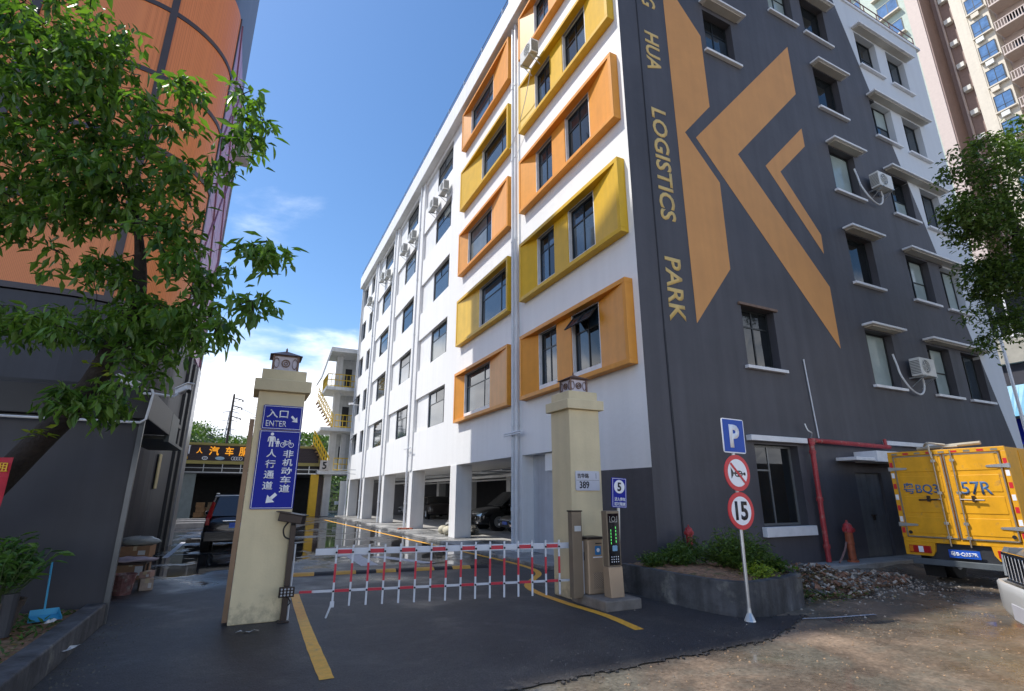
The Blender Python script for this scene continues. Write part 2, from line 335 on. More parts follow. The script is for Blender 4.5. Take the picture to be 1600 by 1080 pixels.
def window(parent, fr, u0, u1, z0, z1, n, panes, gm=None, fw=.045, mt=None, open_=None, gms=None):
    """frame with real bars; panes = list of (ua,ub,za,zb) in 0..1"""
    fm = mt or M_frame; f = MB(); w, h = u1 - u0, z1 - z0
    f.fbox(fr, u0, u1, n - .05, n, z0, z0 + fw); f.fbox(fr, u0, u1, n - .05, n, z1 - fw, z1); f.fbox(fr, u0, u0 + fw, n - .05, n, z0 + fw, z1 - fw); f.fbox(fr, u1 - fw, u1, n - .05, n, z0 + fw, z1 - fw)
    for a, b, c, d in panes:
        if b < .99: f.fbox(fr, u0 + b * w - fw * .4, u0 + b * w + fw * .4, n - .045, n - .004, z0 + max(c * h, fw), z0 + min(d * h, h - fw))
        if d < .99: f.fbox(fr, u0 + max(a * w, fw), u0 + min(b * w, w - fw), n - .042, n - .007, z0 + d * h - fw * .4, z0 + d * h + fw * .4)
    wo = f.build('window', fm, parent)
    for i, (a, b, c, d) in enumerate(panes):
        g = MB(); off = .022 + .003 * (i % 2); tl = random.uniform(-.006, .006)
        A, B, Cz, D = u0 + max(a * w, fw * .6), u0 + min(b * w, w - fw * .6), z0 + max(c * h, fw * .6), z0 + min(d * h, h - fw * .6)
        g.add([fr.p(A, n - off + tl, Cz), fr.p(B, n - off - tl, Cz), fr.p(B, n - off - tl * .5, D), fr.p(A, n - off + tl * .5, D)], ((0, 1, 2, 3),))
        g.build('pane', (gms[i] if gms else gm) or PANEMIX[random.choice((0, 0, 0, 1, 1, 2, 3))], wo)
    return wo
PW1 = [(0, .28, 0, .66), (.28, 1, 0, .66), (0, .28, .66, 1), (.28, 1, .66, 1)]
PW2 = [(0, .5, 0, .68), (.5, 1, 0, .68), (0, .5, .68, 1), (.5, 1, .68, 1)]
# leaf generators -------------------------------------------------
LT = np.array([(0, 0, 0), (.5, .32, .06), (1, .48, .03), (.5, .80, -.06), (0, 1.0, -.16), (-.5, .80, -.06), (-1, .48, .03), (-.5, .32, .06), (0, .5, -.07)], float)
LF = [(0, 1, 2, 8), (2, 3, 4, 8), (4, 5, 6, 8), (6, 7, 0, 8)]
def leaf_frames(pos, dirs, up):
    d = dirs / np.linalg.norm(dirs, axis=1, keepdims=True); x = np.cross(d, up); x /= np.linalg.norm(x, axis=1, keepdims=True) + 1e-9; z = np.cross(x, d)
    return x, d, z
def leaves(name, pos, dirs, length, width, mt, parent=None, ups=None):
    pos = np.asarray(pos, float); dirs = np.asarray(dirs, float); n = len(pos)
    up = np.tile((0, 0, 1.), (n, 1)) + rng.normal(0, .35, (n, 3)) if ups is None else ups
    x, d, z = leaf_frames(pos, dirs, up); ln = (np.ones(n) * length)[:, None, None]; wd = (np.ones(n) * width)[:, None, None]
    V = pos[:, None] + LT[None, :, 0, None] * x[:, None] * wd * .5 + LT[None, :, 1, None] * d[:, None] * ln + LT[None, :, 2, None] * z[:, None] * ln
    me = bpy.data.meshes.new(name); k = len(LT); me.vertices.add(n * k); me.vertices.foreach_set('co', V.reshape(-1))
    F = (np.array(LF)[None] + (np.arange(n) * k)[:, None, None]).reshape(-1)
    me.loops.add(len(F)); me.loops.foreach_set('vertex_index', F.astype(np.int32)); np_ = n * 4
    me.polygons.add(np_); me.polygons.foreach_set('loop_start', np.arange(0, np_ * 4, 4, dtype=np.int32)); me.polygons.foreach_set('loop_total', np.full(np_, 4, np.int32))
    me.materials.append(mt); me.update(calc_edges=True); me.validate()
    o = bpy.data.objects.new(name, me); COL.objects.link(o)
    if parent is not None: o.parent = parent
    return o
def leaf_object_set(pos, dirs, lens, wr, mt, parent, count=300, key=None, name='leaf', ups=None):
    """the nearest leaves become objects sharing one mesh, the rest one stuff part"""
    pos = np.asarray(pos); dirs = np.asarray(dirs); lens = np.asarray(lens)
    n = len(pos); up = np.tile((0, 0, 1.), (n, 1)) + rng.normal(0, .35, (n, 3)) if ups is None else ups
    order = np.argsort(key) if key is not None else np.arange(n)
    near = order[:count]; far = order[count:]
    pt = MB(); pt.add([(a * wr * .5, b, c) for a, b, c in LT], LF); me = pt.mesh('leaf', mt)
    x, d, z = leaf_frames(pos, dirs, up)
    for i in near:
        o = bpy.data.objects.new(name, me); COL.objects.link(o); o.parent = parent
        mtx = Matrix((( x[i][0], d[i][0], z[i][0], pos[i][0]), (x[i][1], d[i][1], z[i][1], pos[i][1]), (x[i][2], d[i][2], z[i][2], pos[i][2]), (0, 0, 0, 1)))
        o.matrix_local = mtx @ Matrix.Scale(float(lens[i]), 4)
    if len(far):
        f = leaves('foliage', pos[far], dirs[far], lens[far], lens[far] * wr, mt, parent, up[far]); stuff(f)
def whorl(pts, per, lmin, lmax, droop=(-75, 12), spread=.05):
    P = []; D = []; Ln = []
    for p in pts:
        k = rng.integers(per[0], per[1] + 1); a0 = rng.uniform(0, 6.28)
        for j in range(k):
            a = a0 + j * 2.4 + rng.uniform(-.3, .3); e = R(rng.uniform(*droop))
            P.append(np.array(p) + rng.normal(0, spread, 3)); D.append((math.cos(a) * math.cos(e), math.sin(a) * math.cos(e), math.sin(e))); Ln.append(rng.uniform(lmin, lmax))
    return np.array(P), np.array(D), np.array(Ln)

# ================================================================== GROUND
def groundmat(name, dry, wet, wscale, lo, hi, region=None, rough_dry=.75, rough_wet=.05, agg=90, aggb=.6, patch=None, mid=.45, spec=.5, ac=.6):
    m = bpy.data.materials.new(name); m.use_nodes = True; t = m.node_tree; n = t.nodes; l = t.links; n.clear()
    o = n.new('ShaderNodeOutputMaterial'); g = n.new('ShaderNodeNewGeometry'); s = n.new('ShaderNodeSeparateXYZ'); l.new(g.outputs['Position'], s.inputs[0])
    def ma(op, a, b=0., c=None, cl=False):
        q = n.new('ShaderNodeMath'); q.operation = op; q.use_clamp = cl
        for i, x in enumerate((a, b, c)):
            if x is None: continue
            if isinstance(x, (int, float)): q.inputs[i].default_value = x
            else: l.new(x, q.inputs[i])
        return q.outputs[0]
    def mr(x, a, b, c, d, smooth=False):
        q = n.new('ShaderNodeMapRange'); q.interpolation_type = 'SMOOTHSTEP' if smooth else 'LINEAR'; l.new(x, q.inputs[0])
        for i, v in enumerate((a, b, c, d)): q.inputs[i + 1].default_value = v
        return q.outputs[0]
    def noise(sc, det=6, ro=.6, vec=None, dist=0.):
        q = n.new('ShaderNodeTexNoise'); q.inputs['Scale'].default_value = sc; q.inputs['Detail'].default_value = det; q.inputs['Roughness'].default_value = ro; q.inputs['Distortion'].default_value = dist; l.new(vec or g.outputs['Position'], q.inputs['Vector']); return q.outputs[0]
    big = noise(wscale, 7, .58, None, .3)
    if region: big = ma('ADD', big, region(s.outputs[0], s.outputs[1], ma, mr))
    pud = mr(big, lo, hi, 0, 1, True)
    damp = mr(big, lo - .14, lo, 0, 1)
    v1 = noise(1.1, 8, .68); v2 = noise(agg, 3, .7); v3 = noise(7, 6, .7); v4 = noise(24, 4, .75)
    sh = ma('MULTIPLY', mr(v1, .3, .7, .72, 1.22), mr(v2, .3, .75, 1 - ac, 1 + ac * 1.6)); sh = ma('MULTIPLY', sh, mr(v3, .3, .7, .8, 1.2)); sh = ma('MULTIPLY', sh, mr(v4, .3, .7, .72, 1.3))
    col = n.new('ShaderNodeMix'); col.data_type = 'RGBA'; col.inputs[6].default_value = (*dry, 1); col.inputs[7].default_value = (*wet, 1); l.new(damp, col.inputs[0])
    cs = col.outputs[2]
    if patch:
        pc, ps, pa, pb = patch; pm = n.new('ShaderNodeMix'); pm.data_type = 'RGBA'; l.new(mr(noise(ps, 8, .7, None, .6), pa, pb, 0, 1), pm.inputs[0]); l.new(cs, pm.inputs[6]); pm.inputs[7].default_value = (*pc, 1); cs = pm.outputs[2]
    v = n.new('ShaderNodeVectorMath'); v.operation = 'SCALE'; l.new(cs, v.inputs[0]); l.new(sh, v.inputs[3])
    p = n.new('ShaderNodeBsdfPrincipled'); l.new(v.outputs[0], p.inputs['Base Color'])
    r1 = mr(damp, 0, 1, rough_dry, mid); rr = ma('MULTIPLY_ADD', pud, ma('SUBTRACT', rough_wet, r1), r1); l.new(rr, p.inputs['Roughness'])
    b = n.new('ShaderNodeBump'); b.inputs['Distance'].default_value = .006; l.new(ma('MULTIPLY', ma('SUBTRACT', 1., pud), aggb), b.inputs['Strength']); l.new(v2, b.inputs['Height'])
    b2 = n.new('ShaderNodeBump'); b2.inputs['Distance'].default_value = .03; l.new(ma('MULTIPLY', ma('SUBTRACT', 1.02, pud), .35), b2.inputs['Strength']); l.new(v3, b2.inputs['Height']); l.new(b.outputs[0], b2.inputs['Normal'])
    p.inputs['Specular IOR Level'].default_value = spec; l.new(b2.outputs[0], p.inputs['Normal']); l.new(p.outputs[0], o.inputs[0]); return m
M_asph = groundmat('wet_asphalt', (.036, .034, .035), (.014, .0145, .017), .55, .55, .63,
    region=lambda x, y, ma, mr: ma('ADD', mr(y, 1.5, 7, -.16, .13), mr(y, 22, 34, 0, -.12)), rough_dry=.6, agg=60, aggb=1., mid=.3, spec=.5, patch=((.078, .07, .062), .8, .50, .72))
M_dirt = groundmat('muddy_lot', (.27, .195, .135), (.14, .108, .08), .6, .50, .62, ac=.22, rough_dry=.62, rough_wet=.10, agg=26, aggb=.35, patch=((.15, .135, .105), .7, .46, .62), mid=.3)
M_pav = groundmat('wet_concrete_paving', (.34, .33, .31), (.17, .17, .165), .9, .54, .66, ac=.3, rough_dry=.75, rough_wet=.1, agg=60, aggb=.3)
M_floor = mat('garage_floor', (.40, .39, .37), .55, var=.25, vscale=1.5, bump=.1, bscale=30)
g = MB(); g.quad((-900, -900, -.02), (900, -900, -.02), (900, 900, -.02), (-900, 900, -.02)); struct(g.build('ground', mat('outer_ground', (.14, .13, .11), .9, var=.3, vscale=.2)))
def jitterline(pts, step=.07, amp=.018):
    o = []
    for (a, b), (c, d) in zip(pts[:-1], pts[1:]):
        k = max(1, int(math.hypot(c - a, d - b) / step)); drift = 0.
        for i in range(k): o.append((a + (c - a) * i / k + random.gauss(0, amp), b + (d - b) * i / k + random.gauss(0, amp)))
    o.append(pts[-1]); return o
def sheet(name, poly, z, mt):
    bm = bmesh.new(); f = bm.faces.new([bm.verts.new((x, y, z)) for x, y in poly]); f.normal_update(); bmesh.ops.triangulate(bm, faces=[f]); bmesh.ops.recalc_face_normals(bm, faces=bm.faces)
    for f in bm.faces:
        if f.normal.z < 0: f.normal_flip()
    me = bpy.data.meshes.new(name); bm.to_mesh(me); bm.free(); me.materials.append(mt); o = bpy.data.objects.new(name, me); COL.objects.link(o); return struct(o)
sheet('dirt_lot', [(-60, -40), (60, -40), (60, 4), (-60, 4)], -.012, M_dirt)
edge = jitterline([(-.75, -.2), (-.75, -2.4), (.2, -2.72), (-1.3, -3.32), (-3, -3.38), (-4.84, -3.46), (-6.2, -3.9), (-8, -4.3), (-14, -4.6)])
sheet('road', edge + [(-14, 60), (3, 60), (3, -.2)], 0, M_asph)
# irregular thin screed of concrete along the old edge of the tarmac
e2 = [(x + .02, y - .02) for x, y in edge if y < -3.2]
EDGE = [p for p in edge if p[1] < -2.3]
def ribbon(name, pts, w, z, mt):
    P = [Vector((a, b, 0)) for a, b in pts]; l = []; r = []
    for i, q in enumerate(P):
        d = (P[min(i + 1, len(P) - 1)] - P[max(i - 1, 0)]).normalized(); nn = Vector((-d.y, d.x, 0)) * (w / 2 + random.gauss(0, .002)); l.append((*(q + nn).xy, z)); r.append((*(q - nn).xy, z))
    m = MB(); m.add(l + r, [(i, i + 1, len(l) + i + 1, len(l) + i) for i in range(len(l) - 1)]); return struct(m.build(name, mt))
def catmull(P, k=8):
    o = []
    for i in range(len(P) - 1):
        p0, p1, p2, p3 = P[max(i - 1, 0)], P[i], P[i + 1], P[min(i + 2, len(P) - 1)]
        for j in range(k):
            t = j / k; o.append(tuple(.5 * ((2 * p1[c]) + (-p0[c] + p2[c]) * t + (2 * p0[c] - 5 * p1[c] + 4 * p2[c] - p3[c]) * t * t + (-p0[c] + 3 * p1[c] - 3 * p2[c] + p3[c]) * t ** 3) for c in range(len(p1))))
    o.append(tuple(P[-1])); return o
ribbon('road_marking', catmull([(-6.03, 2.1), (-6.07, .6), (-6.10, -1), (-6.11, -2.48)]), .135, .004, M_yline)
ribbon('road_marking', catmull([(-2.12, 29.5), (-1.7, 20), (-1.33, 12), (-1.06, 6.8), (-.95, 4.4), (-1.0, 3.1), (-1.25, 2.3), (-1.75, 1.65), (-2.15, 1.1), (-2.33, .4), (-2.36, -.6), (-2.32, -1.5), (-2.42, -2.33)], 10), .13, .004, M_yline)
ribbon('road_marking', [(-8.66, 9.1), (-8.7, 14.3)], .14, .004, M_wline)
for y in (9.85, 12.9, 15.9, 19): ribbon('road_marking', [(-8.6, y), (-5.6, y - .1)], .1, .005, M_wline)
ribbon('road_marking', [(-.35, -2.72), (.35, -2.95), (1.1, -3.1)], .05, -.002, M_wline)
ar = MB(); ar.add([(-4.35, 5.2, .004), (-3.95, 5.2, .004), (-3.95, 7.4, .004), (-4.35, 7.4, .004)], ((0, 1, 2, 3),)); ar.add([(-4.6, 7.4, .004), (-3.7, 7.4, .004), (-4.15, 8.8, .004)], ((0, 1, 2),)); struct(ar.build('road_marking', M_wline))
ar = MB(); ar.add([(-2.9, 5.0, .004), (-2.6, 5.0, .004), (-3.4, 7.0, .004), (-3.8, 7.0, .004)], ((0, 1, 2, 3),)); struct(ar.build('road_marking', M_wline))
pv = MB(); pv.box(-.82, 15.6, 2.7, 34.2, -.01, .085); struct(pv.build('pavement', M_pav, bevel=.015))
fl = MB(); fl.quad((.7, 2.9, .09), (15.5, 2.9, .09), (15.5, 34, .09), (.7, 34, .09)); struct(fl.build('garage_floor', M_floor))
st = MB(); st.box(1.2, 15.8, -.62, -.004, -.01, .17); struct(st.build('wall_footing', M_conc, bevel=.02))
bk = bmesh.new(); NX = 70; vv = []
for i in range(NX + 1):
    x = 1.1 + 11 * i / NX; vv.append([bk.verts.new((x, -.5 - .95 * j / 5, (.13 * (1 - j / 5) ** 1.3 - .012 * (j / 5)) * (.6 + .4 * math.sin(x * 1.7) ** 2) + (random.gauss(0, .008) if 0 < j < 5 else 0) - .004)) for j in range(6)])
for i in range(NX):
    for j in range(5): bk.faces.new((vv[i][j], vv[i + 1][j], vv[i + 1][j + 1], vv[i][j + 1]))
bmesh.ops.recalc_face_normals(bk, faces=bk.faces); me = bpy.data.meshes.new('dirt_bank'); bk.to_mesh(me); bk.free(); me.materials.append(M_dirt); o = bpy.data.objects.new('dirt_bank', me); COL.objects.link(o); struct(o)
# speed hump
hump = thing('speed_hump', 'black and yellow speed hump across the driveway behind the barrier', 'speed hump', (-5.9, 4.3, 0), math.atan2(-.51, 4.11))
mY = mat('hump_yellow', (.62, .33, .05), .6, var=.2); ms = []
for k in range(2):
    b = MB(); pr = [(-.16, 0), (-.1, .035), (-.04, .05), (.04, .05), (.1, .035), (.16, 0)]
    b.add([(0, y, z) for y, z in pr] + [(.41, y, z) for y, z in pr], [(i, i + 1, i + 7, i + 6) for i in range(5)] + [tuple(range(6)), tuple(range(11, 5, -1))]); ms.append(b.mesh('hump_segment', M_rubber if k else mY))
for i in range(10):
    o = bpy.data.objects.new('hump_segment', ms[i % 2]); COL.objects.link(o); o.parent = hump; o.location = (i * .415, 0, .002)

# ================================================================== MAIN BUILDING
bld = thing('logistics_building', 'six storey building with white long side, yellow window boxes and dark grey end wall', 'building', (0, 0, 0))
FL = [4.5 + 3.03 * k for k in range(5)]
def e1(x, y, z, ma): return ma('MULTIPLY', ma('LESS_THAN', y, 2.75), ma('LESS_THAN', z, 2.11))
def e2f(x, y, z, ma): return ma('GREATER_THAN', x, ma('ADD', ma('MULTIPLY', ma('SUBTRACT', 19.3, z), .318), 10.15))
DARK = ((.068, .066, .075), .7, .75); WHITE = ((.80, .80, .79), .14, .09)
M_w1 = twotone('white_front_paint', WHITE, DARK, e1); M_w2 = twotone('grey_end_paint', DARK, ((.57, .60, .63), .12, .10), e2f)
w = MB(); holes = [(2.75, 5.45, .1, 2.68)]
for z in FL:
    holes += [(1.42, 2.62, z, z + 1.5), (3.33, 4.35, z, z + 1.5), (12.45, 16.8, z - .02, z + 1.6), (18.2, 22.45, z - .02, z + 1.6), (24.0, 28.2, z - .02, z + 1.6), (29.85, 31.1, z, z + 1.55), (32.4, 34.0, z, z + 1.55)]
for i, z in enumerate(FL): holes.append((6.4, 8.8, z, z + 1.5) if i % 2 else (7.75, 10.13, z, z + 1.5))
hl = [h for h in holes if h[2] > 3]
wall_holes(w, F1, 0, 34.3, 2.68, 18.45, hl, .22)
wall_holes(w, F1, 0, 2.75, 0, 2.68, [], .2)
w.quad(F1.p(2.75, 0, 0), F1.p(2.75, 0, 2.68), F1.p(2.75, -.35, 2.68), F1.p(2.75, -.35, 0))
w.quad((0, 2.75, 2.68), (15.7, 2.75, 2.68), (15.7, 34.3, 2.68), (0, 34.3, 2.68))
w.build('long_wall', M_w1, bld)
for z in FL:
    for a, b, c in ((12.45, 15.0, 16.8), (18.2, 20.9, 22.45), (24.0, 26.9, 28.2)):
        w = MB(); w.fbox(F1, b, c, -.25, -.1, z - .02, z + 1.6); w.build('recessed_panel', M_white, bld)
w = MB(); w.fbox(F1, 2.75, 5.45, -.5, -.35, .09, 2.68); w.build('recessed_wall', mat('pale_grey_paint', (.50, .52, .55), .6, var=.08, streak=.12), bld)
w = MB(); w.fbox(F1, 2.8, 4.3, -.34, -.1, 2.2, 2.66); w.build('meter_housing', M_white, bld, bevel=.01)
f2h = []
for i, z in enumerate(FL):
    z0 = z - .03
    f2h += [(8.05, 9.35, z0, z0 + 1.6), (11.15, 12.45, z0, z0 + 1.55), (13.15, 14.4, z0, z0 + 1.55)]
    if i in (0, 3): f2h.append((3.1, 4.25, z0, z0 + 1.5))
    if i == 4: f2h.append((6.28, 7.5, z0 + .05, z0 + 1.6))
f2h += [(2.95, 4.4, .95, 2.68), (6.42, 7.5, .175, 2.12)]
w = MB(); wall_holes(w, F2, 0, 15.8, 0, 19.45, f2h, .24)
w.build('end_wall', M_w2, bld)
w = MB(); w.quad((15.8, 0, 0), (15.8, 34.3, 0), (15.8, 34.3, 19.45), (15.8, 0, 19.45)); w.quad((0, 34.3, 0), (15.8, 34.3, 0), (15.8, 34.3, 18.45), (0, 34.3, 18.45)); w.quad((0, .3, 19), (15.8, .3, 19), (15.8, 34.3, 19), (0, 34.3, 19)); w.quad((9.6, 2.8, 0), (9.6, 34.3, 0), (9.6, 34.3, 2.68), (9.6, 2.8, 2.68)); w.quad((0.3, 0, 0), (9.6, 5.9, 0), (9.6, 5.9, 2.68), (.3, 0, 2.68))
w.build('rear_wall', mat('grey_render', (.30, .30, .32), .7, var=.1), bld)
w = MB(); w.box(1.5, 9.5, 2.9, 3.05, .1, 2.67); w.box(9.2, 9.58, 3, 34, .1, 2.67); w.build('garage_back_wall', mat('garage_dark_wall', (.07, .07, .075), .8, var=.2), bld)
w = MB(); w.fbox(F1, -.02, 34.5, -.25, .36, 18.45, 19.45); w.build('roof_parapet', M_white, bld, bevel=.02)
w = MB(); w.fbox(F1, -.02, 5.7, -3, .34, 19.452, 22.2); w.build('stair_head', M_white, bld)
w = MB(); w.box(-.0, 16.05, -.05, .2, 19.455, 19.56); w.build('end_coping', M_trim, bld)
for i in range(14):
    y = 6.3 + i * 2.05; p = MB(); p.tube([(-.3, y, 19.45), (-.3, y, 19.86)], .035, 6); p.build('railing_post', M_steel, bld)
p = MB()
for z in (19.62, 19.82): p.tube([(-.3, 5.8, z), (-.3, 34.3, z)], .018, 5)
p.build('railing', mat('rail_bluegrey', (.10, .12, .2), .5), bld)
# end wall roof railing and clutter
p = MB()
for z in (19.8, 20.1): p.tube([(9, .05, z), (15.9, .05, z)], .02, 5)
for i in range(9): p.tube([(9 + i * .86, .05, 19.55), (9 + i * .86, .05, 20.1)], .02, 5)
p.build('roof_railing', mat('rail_rust', (.16, .09, .08), .6), bld)
# ground floor columns, pilasters and rain pipes
for y in (11.05, 16.98, 22.7, 28.4, 33.9):
    c = MB(); c.box(-.02, .62, y - .33, y + .33, .085, 2.68); c.build('column', M_white, bld, bevel=.012)
c = MB(); c.box(-.02, .36, 5.4, 6.05, .085, 2.68); c.build('column', M_white, bld)
for y in (11.05, 16.98, 22.7, 28.4):
    c = MB(); c.box(5.2, 5.7, y - .25, y + .25, .085, 2.68); c.build('column', M_white, bld)
for y in (16.98, 22.7, 28.4, 34.15):
    c = MB(); c.fbox(F1, y - .17, y + .17, .0, .07, 2.7, 18.44); c.build('pilaster', M_white, bld)
for y in (5.55, 5.78, 17.28, 23.0, 28.7, 34.2):
    p = MB(); p.tube([(-.12, y, .1), (-.12, y, 18.4)], .052, 8)
    for z in (1.2, 3.6, 6.6, 9.6, 12.7, 15.7): p.lathe([(.066, -.05), (.066, .05)], (-.12, y, z), 8)
    p.build('rain_pipe', M_pvc, bld, smooth=False)
for y, z in ((5.66, 3.28), (17.1, 3.75), (5.66, 3.34)):
    p = MB(); p.tube([(-.2, y - .55, z), (-.2, y + .55, z)], .025, 5); p.build('bracket_bar', M_pvc, bld)
p = MB(); p.tube([F2.p(.62, .012, 3), F2.p(.62, .012, 14.2), F2.p(.6, .012, 19)], .014, 5); p.tube([F2.p(.66, .012, .5), F2.p(.62, .012, 5)], .02, 5); p.build('wall_cable', mat('dark_cable', (.03, .03, .035), .6), bld)
# ceiling services in the garage
p = MB()
for x in (1.6, 2.1, 3.4): p.tube([(x, 3.2, 2.5), (x, 34, 2.5)], .035, 6)
for y in (6.5, 8.3, 10, 12.6, 14.4): p.tube([(.7, y, 2.42), (9, y, 2.42)], .03, 6)
p.build('ceiling_pipes', M_steel, bld)
p = MB(); p.box(2.5, 2.75, 3.2, 34, 2.3, 2.4); p.box(4.2, 4.4, 3.2, 34, 2.28, 2.34); p.build('cable_tray', M_white, bld)
# window surrounds of the two coloured bays
def surround(y0, y1, zb, wins, mF, mS, mS2):
    zt = zb + 1.92; t = .11; d = .22
    f = MB(); f.fbox(F1, y0, y1, 0, d, zb, zb + t); f.fbox(F1, y0, y1, 0, d, zt - t, zt); f.fbox(F1, y0, y0 + t, 0, d, zb + t, zt - t); f.fbox(F1, y1 - t, y1, 0, d, zb + t, zt - t)
    so = f.build('window_surround', mF, bld, bevel=.006)
    a, b = wins[0][0], wins[-1][1]
    def splay(ua, na, ub, nb, m):
        s = MB(); Z = (zb + t, zt - t); e = -.03
        P = [(ua, na), (ub, nb), (ub, nb + e), (ua, na + e)]
        s.add([F1.p(u, n, z) for z in Z for u, n in P], ((0, 1, 2, 3), (7, 6, 5, 4), (0, 4, 5, 1), (2, 6, 7, 3), (1, 5, 6, 2), (0, 3, 7, 4))); s.build('splayed_panel', m, so)
    splay(y0 + t, d - .015, a, .012, mS); splay(y1 - t, d - .015, b, .012, mS2)
    for i in range(len(wins) - 1):
        s = MB(); s.fbox(F1, wins[i][1], wins[i + 1][0], .002, .035, zb + t, zt - t); s.build('mullion_panel', mF, so)
    for u0, u1 in wins:
        s = MB(); s.fbox(F1, u0, u1, -.04, .01, zb + t, zb + .3); s.fbox(F1, u0, u1, -.04, .01, zb + 1.79, zt - t + .001); s.fbox(F1, u0, u0 + .03, -.1, .011, zb + .3, zb + 1.79); s.fbox(F1, u1 - .03, u1, -.1, .011, zb + .3, zb + 1.79); s.build('window_trim', M_trim, so)
for i, z in enumerate(FL):
    yel = i % 2; zb = z - .29
    mf, m1, m2 = (M_yellow, M_yellow, M_yellowL) if yel else (M_orange, M_orange, M_orangeL)
    surround(.18, 5.15, zb, [(1.42, 2.62), (3.33, 4.35)], mf, m1 if yel else m1, m1 if i < 3 else m2)
    if yel: surround(5.98, 10.72, zb, [(6.4, 8.8)], mf, m1, m1 if i == 3 else m2)
    else: surround(5.98, 10.72, zb, [(7.75, 10.13)], mf, m2 if i in (0, 2) else m1, m1 if i == 0 else m2)
    c1 = (6.4, 8.8) if yel else (7.75, 10.13)
    window(bld, F1, 1.45, 2.59, z, z + 1.5, -.08, PW2); window(bld, F1, 3.36, 4.32, z, z + 1.5, -.08, PW2); window(bld, F1, c1[0] + .03, c1[1] - .03, z, z + 1.5, -.08, PW1)
    window(bld, F1, 12.45, 15.0, z, z + 1.58, -.14, [(0, .2, 0, .66), (.2, 1, 0, .66), (0, .2, .66, 1), (.2, .62, .66, 1), (.62, 1, .66, 1)])
    window(bld, F1, 18.2, 20.9, z, z + 1.58, -.14, PW1); window(bld, F1, 24.0, 26.9, z, z + 1.58, -.14, PW1)
    window(bld, F1, 29.85, 31.1, z, z + 1.55, -.14, PW2[:2] + PW2[2:]); window(bld, F1, 32.4, 34.0, z, z + 1.55, -.14, PW2)
# open top-hung sashes
def sash(fr, u0, u1, ztop, h, n, ang):
    s = MB(); fw = .04; o = bpy.data.objects.new('open_sash', None)
    def q(u, t, k): return fr.p(u, n + math.sin(ang) * t + math.cos(ang) * k, ztop - math.cos(ang) * t + math.sin(ang) * k)
    def bar(a, b, c, d): s.add([q(u, t, k) for k in (0, .03) for t in (c, d) for u in (a, b)], ((0, 2, 3, 1), (4, 5, 7, 6), (0, 1, 5, 4), (2, 6, 7, 3), (0, 4, 6, 2), (1, 3, 7, 5)))
    bar(u0, u1, 0, fw); bar(u0, u1, h - fw, h); bar(u0, u0 + fw, fw, h - fw); bar(u1 - fw, u1, fw, h - fw)
    so = s.build('open_sash', M_frame, bld); g = MB(); g.quad(q(u0, 0, .015), q(u1, 0, .015), q(u1, h, .015), q(u0, h, .015)); g.build('pane', M_glass, so)
z = FL[0] + 1.5; sash(F1, 1.5, 2.05, z - .02, .5, -.06, R(38)); sash(F1, 2.07, 2.57, z - .02, .5, -.06, R(38))
sash(F1, 33.1, 33.9, z, .5, -.1, R(40)); sash(F1, 33.1, 33.9, z + 3.03, .5, -.1, R(40))
# windows of the dark end wall
for i, z in enumerate(FL):
    z0 = z - .03
    c = (M_curt if i in (0, 2) else M_glassd)
    wo = window(bld, F2, 8.05, 9.35, z0, z0 + 1.6, -.2, [(0, .3, 0, .68), (.3, 1, 0, 1), (0, .3, .68, 1)], c, fw=.05)
    window(bld, F2, 11.15, 12.45, z0, z0 + 1.55, -.2, [(0, .45, 0, 1), (.45, 1, 0, .5), (.45, 1, .5, 1)], gms=[M_glassd, M_curt if i < 3 else M_glass, M_curt if i in (0, 1, 3) else M_glassd])
    window(bld, F2, 13.15, 14.4, z0, z0 + 1.55, -.2, [(0, .5, 0, 1), (.5, 1, 0, 1)], gms=[M_glassd, M_curt if i in (1,) else M_glass])
    if i in (0, 3): window(bld, F2, 3.1, 4.25, z0, z0 + 1.5, -.2, [(0, .5, 0, .7), (.5, 1, 0, .7), (0, .5, .7, 1), (.5, 1, .7, 1)], gms=[M_glass if i else M_glassd] * 2 + [M_glassd] * 2)
    if i == 4: window(bld, F2, 6.28, 7.5, z0 + .05, z0 + 1.6, -.2, PW2, M_curt)
    def hood(u0, u1, zz, d=.31):
        s = MB(); s.fbox(F2, u0, u1, .002, d, zz, zz + .065); h = s.build('window_hood', M_trim, bld, bevel=.008)
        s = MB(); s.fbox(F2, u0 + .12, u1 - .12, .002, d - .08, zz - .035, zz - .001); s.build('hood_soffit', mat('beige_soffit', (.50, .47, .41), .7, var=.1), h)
    def sill(u0, u1, zz):
        s = MB(); s.fbox(F2, u0, u1, .002, .11, zz - .075, zz); s.build('window_sill', M_trim, bld, bevel=.006)
    hood(7.95, 9.62, z0 + 1.68); sill(7.93, 9.45, z0)
    hood(11.02, 14.68, z0 + 1.66); sill(11.03, 12.55, z0); sill(13.05, 14.5, z0)
    if i == 3: hood(3.0, 4.6, z0 + 1.7); sill(2.98, 4.4, z0)
    if i == 0:
        sill(2.98, 4.36, z0); s = MB(); s.fbox(F2, 3.0, 4.35, .002, .06, z0 + 1.5, z0 + 1.56); s.build('rusty_lintel', mat('rusty_steel', (.20, .13, .09), .7, var=.3, vscale=9), bld)
    if i == 4: hood(6.15, 7.7, z0 + 1.7); sill(6.18, 7.6, z0 + .05)
window(bld, F2, 2.95, 4.4, .95, 2.68, -.2, [(0, .45, 0, .68), (.45, 1, 0, 1), (0, .45, .68, 1)], M_glassd, mt=mat('grey_aluminium_frame', (.22, .23, .23), .4, metal=.4))
s = MB(); s.fbox(F2, 2.72, 4.6, .002, .14, 2.74, 2.86); s.build('window_hood', M_trim, bld, bevel=.008)
s = MB(); s.fbox(F2, 2.86, 4.5, .002, .12, .74, .94); s.build('window_sill', M_trim, bld, bevel=.008)
